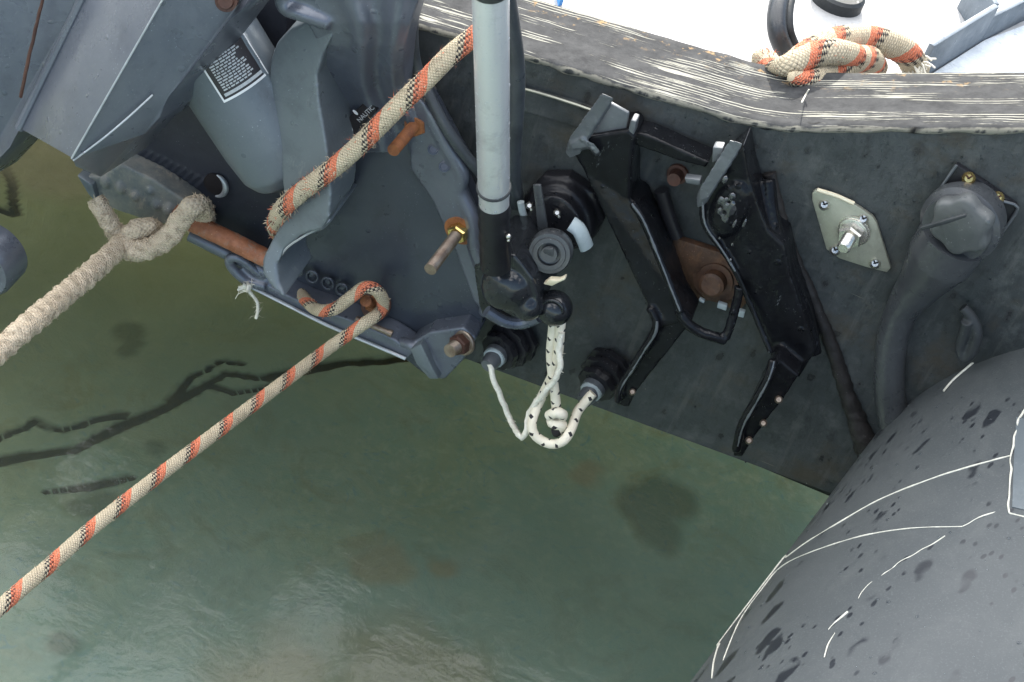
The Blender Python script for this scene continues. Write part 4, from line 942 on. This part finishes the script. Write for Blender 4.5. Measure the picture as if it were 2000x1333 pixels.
# plated anode stud
pl = thing('stud_plate', 'pale yellowish diamond-shaped metal plate with four screws and a central nut', 'plate', P(1660, 460, 0))
bm = NB(); prism(bm, [(1592, 372), (1630, 383), (1672, 402), (1704, 424), (1712, 436), (1740, 524), (1732, 533), (1690, 522), (1640, 506), (1614, 488), (1586, 392), (1586, 378)], y=-.005, vec=(0, .004, 0)); bevelled(bm, 'plate', 'plate', pl, .0008)
bm = NB(); tube(bm, PP([(1596, 371), (1632, 382), (1668, 398)], y=-.004), .0017, 8); link('bright_edge', to_mesh(bm), 'plate_edge', pl)
for x, y in ((1610, 400), (1686, 428), (1631, 489), (1709, 515)):
    t_ = NB(); lathe(t_, P(x, y, -.004), P(x, y, -.0085), [(0, .0046), (.5, .0044), (1, .0026)], 18); s_ = link('screw', to_mesh(t_), 'steel', pl)
    t_ = NB(); c = P(x, y, -.0088)
    for e1 in (Vector((.7, 0, .7)), Vector((-.7, 0, .7))):
        e2 = Vector((e1.z, 0, -e1.x)); prism(t_, [c + e1 * .0026 + e2 * .0005, c + e1 * .0026 - e2 * .0005, c - e1 * .0026 - e2 * .0005, c - e1 * .0026 + e2 * .0005], vec=(0, .0012, 0))
    link('slot', to_mesh(t_, smooth=False), 'black_plastic', s_)
c = P(1668, 450, -.005); e = P(1642, 494, -.036); ax = unit(e - c)
bm = NB(); lathe(bm, c, c + ax * .004, [(0, .0135), (.4, .0135), (.45, .0125), (.9, .0122), (1, .0115)], 36); link('washer', to_mesh(bm), 'steel', pl)
bm = NB(); lathe(bm, c + ax * .004, c + ax * .0125, [(0, .0105), (.8, .0105), (1, .0092)], 6); link('nut', to_mesh(bm, smooth=False), 'steel', pl)
bm = NB(); lathe(bm, c + ax * .0125, c + ax * .026, sum([[(k / 8, .0054), ((k + .5) / 8, .0048)] for k in range(8)], []) + [(1, .004)], 20); link('stud', to_mesh(bm), 'steel', pl)

# fuel filler
ff = thing('fuel_filler', 'black fuel filler with a lobed grey cap, square flange and curved hose', 'fuel filler', P(1880, 430, 0))
bm = NB(); prism(bm, [(1868, 322), (1930, 362), (1988, 404), (1960, 450), (1915, 508), (1850, 515), (1795, 470), (1795, 440), (1830, 380)], y=-.006, vec=(0, .006, 0)); bevelled(bm, 'flange', 'black_plastic', ff, .0012)
bm = NB(); tube(bm, PP([(1800, 432), (1832, 376), (1868, 323)], y=-.0075), .0012, 8); link('flange_rim', to_mesh(bm), 'bracket_grey', ff); bm = NB(); tube(bm, PP([(1960, 394), (1988, 406), (1965, 444), (1938, 480)], y=-.0075), .0012, 8); link('flange_rim', to_mesh(bm), 'bracket_grey', ff)
bm = NB(); c = P(1893, 418, -.006); e = P(1866, 450, -.034)
lathe(bm, c, e, [(0, .029), (.3, .029), (.35, .031), (.7, .031), (.75, .029), (.8, .027), (1, .026), (1.0, .024)], 56); link('collar', to_mesh(bm), 'grey_plastic', ff)
bm = NB(); ax = unit(e - c); c0 = P(1884, 432, -.034); c1 = P(1877, 432, -.050) 
lathe(bm, c0 , c0 + ax * .012, [(0, .0225), (.5, .023), (.85, .022), (1, .0195)], 72, lobes=6, lobe=.075); cap = link('filler_cap', to_mesh(bm, angle=60), paint('grey_cap_plastic', (.055, .060, .062), (.08, .086, .086), (.4, .6), 0, 30, .3, 300), ff)
bm = NB(); prism(bm, [(1796, 446), (1850, 430), (1886, 420), (1888, 425), (1850, 438), (1800, 452)], y=-.055, vec=(0, .003, 0)); bevelled(bm, 'tether', 'black_rubber', ff, .0006)
for x, y in ((1892, 349), (1948, 387)):
    bm = NB(); lathe(bm, P(x, y, -.006), P(x, y, -.011), [(0, .0052), (.5, .005), (1, .003)], 18); s_ = link('screw', to_mesh(bm), 'brass', ff)
    bm = NB(); c = P(x, y, -.0113)
    for e1 in (Vector((.5, 0, .86)), Vector((-.86, 0, .5))):
        e2 = Vector((e1.z, 0, -e1.x)); prism(bm, [c + e1 * .003 + e2 * .0005, c + e1 * .003 - e2 * .0005, c - e1 * .003 - e2 * .0005, c - e1 * .003 + e2 * .0005], vec=(0, .0012, 0))
    link('slot', to_mesh(bm, smooth=False), 'rust_dark', s_)
bm = NB(); tube(bm, [(P(1866, 460, -.020), .027), (P(1838, 502, -.018), .026), (P(1800, 552, -.014), .018), (P(1762, 606, -.010), .0130), (P(1742, 670, -.008), .0125), (P(1736, 740, -.007), .0125), (P(1744, 820, -.006), .0125), (P(1765, 900, -.006), .0125)], seg=32); link('hose', to_mesh(bm, angle=80), 'grey_plastic', ff)
bm = NB()
tube(bm, PP([(1880, 600, -.012), (1900, 625, -.014), (1908, 655, -.016), (1898, 688, -.016), (1884, 700, -.014), (1876, 680, -.014), (1884, 650, -.016), (1888, 628, -.018)]), .0046, 12)
ball(bm, P(1893, 670, -.012), .009, (.8, .5, 1.5))
cast(bm, 'mooring_eye', 'black_rubber', None, .0011, 2); tag(bpy.data.objects['mooring_eye'], 'small black eye fitting on the transom between hose and tube', 'mooring eye')

# ------------------------------------------------------------------ things on deck
sf = thing('seat_frame', 'dull grey angled metal frame standing on the white deck, top right corner', 'frame', Q(1880, 120, .262))
def wallbar(a, b, h, th=.006, z=.262):
    a = Q(*a, z); b = Q(*b, z); bm = NB(); n = unit((b - a).cross(Vector((0, 0, 1)))) * th
    prism(bm, [a, b, b + Vector((0, 0, h)), a + Vector((0, 0, h))], vec=n); bevelled(bm, 'bar', 'alloy', sf, .001)
wallbar((1778, 158), (1905, 78), .042)
wallbar((1905, 78), (2080, -10), .030)
wallbar((1905, 78), (1868, 15), .042)
bm = NB(); q = [Q(1800, 158, .264), Q(1925, 78, .264), Q(2080, 20, .264), Q(2080, 158, .264)]; prism(bm, q, vec=(0, 0, -.004))
link('floor_panel', to_mesh(bm), paint('bluish_white_panel', (.55, .60, .64), (.78, .82, .85), (.15, .4), 0, 30, .8, 200, scuff=(.25, .3, .33), wear=.6), sf)  # thin bluish-white panel laid over the deck floor
bm = NB(); tube(bm, [Q(1555, -60, .33), Q(1530, -20, .33), Q(1518, 20, .325), Q(1518, 60, .315), Q(1530, 95, .30), Q(1548, 122, .28)], .0085, 16)
hl = tag(link('hose_loop', to_mesh(bm, angle=80), 'grey_plastic'), 'dark grey spotted hose loop rising behind the knotted rope', 'hose')
bm = NB(); tube(bm, [Q(1572, -60, .33), Q(1550, -20, .33), Q(1540, 20, .325), Q(1541, 60, .315), Q(1552, 90, .30)], .0045, 12); link('inner_hose', to_mesh(bm, angle=80), 'black_rubber', hl)
bm = NB(); c = Q(1642, -18, .275); lathe(bm, c - Vector((0, 0, .013)), c, [(0, .026), (.8, .026), (1, .023)], 32); tag(link('rubber_foot', to_mesh(bm), 'black_rubber'), 'black round rubber foot on the white deck at the top of view', 'rubber foot')
bm = NB(); prism(bm, [Q(1084, -20, .262), Q(1094, -20, .262), Q(1098, 10, .262), Q(1090, 14, .262)], vec=(0, 0, .01)); tag(link('blue_strap', to_mesh(bm), paint('blue_webbing', (.05, .22, .55), (.07, .3, .65), (.6, .8))), 'scrap of blue strap on the white deck right of the silver tube', 'strap')

def droplets(name, parent, pts, label=None):
    bm = NB()
    for p, n, r in pts:
        m = Matrix.Translation(p) @ n.to_track_quat('Z', 'Y').to_matrix().to_4x4() @ Matrix.Diagonal((r, r * random.uniform(.8, 1.5), r * .5, 1))
        bmesh.ops.create_icosphere(bm, subdivisions=1 if r < .0012 else 2, radius=1, matrix=m)
    o = link(name, to_mesh(bm), M['drop'], parent); o['kind'] = 'stuff'; return o
t = NT('water_drop'); t.set(Base_Color=(.9, .95, 1), Roughness=.02, IOR=1.33, Transmission_Weight=1.0); M['drop'] = t.m
rr = random.Random(11); pts = []
a = P(957, -80, -.20); b = P(965, 400, -.115); ax = unit(b - a); o1 = unit((CAM - a) - ax * (CAM - a).dot(ax)); o2 = ax.cross(o1)
for _ in range(150):
    an = R(rr.uniform(-85, 85)); n = o1 * math.cos(an) + o2 * math.sin(an); pts.append((a + (b - a) * rr.uniform(.15, .99) + n * .0120, n, rr.choice([.0005, .0006, .0008, .0011])))
droplets('droplets', st, pts)
pts = []
for _ in range(420):
    y = rr.uniform(-.40, -.01); an = R(rr.uniform(80, 200)); p = tube_pt(y, an); c_, r_ = tube_c(y); n = unit(Vector((math.cos(an), -.1, math.sin(an)))); pts.append((p, n, rr.choice([.0004, .0005, .0006, .0008, .0012])))
droplets('droplets', boat, pts)
pts = []; dg = bpy.context.evaluated_depsgraph_get(); dg.update()
names = ('clamp_bracket', 'flange', 'side_housing', 'tilt_cylinder', 'elbow_joint', 'foot_facet')
for _ in range(900):
    px, py = rr.uniform(0, 1110), rr.uniform(0, 740); hit, loc, nor, idx, ob, mt = bpy.context.scene.ray_cast(dg, CAM, unit(ray(px, py)))
    if hit and ob.name.split('.')[0] in names and nor.z > -.2: pts.append((loc, nor, rr.choice([.0004, .0005, .0006, .0009])))
droplets('droplets', mot, pts)
pts = []
for _ in range(1500):
    px, py = rr.uniform(900, 2000), rr.uniform(120, 960); hit, loc, nor, idx, ob, mt = bpy.context.scene.ray_cast(dg, CAM, unit(ray(px, py)))
    if hit and ob.name.split('.')[0] in ('transom_board', 'hose', 'filler_cap', 'collar', 'arm', 'top_crossbar', 'lower_crossbar', 'elbow_joint', 'housing'): pts.append((loc, nor, rr.choice([.0005, .0006, .0008, .0011])))
droplets('droplets', boat, pts)

for e in BASES:
    if 'base' in e.keys(): del e['base']
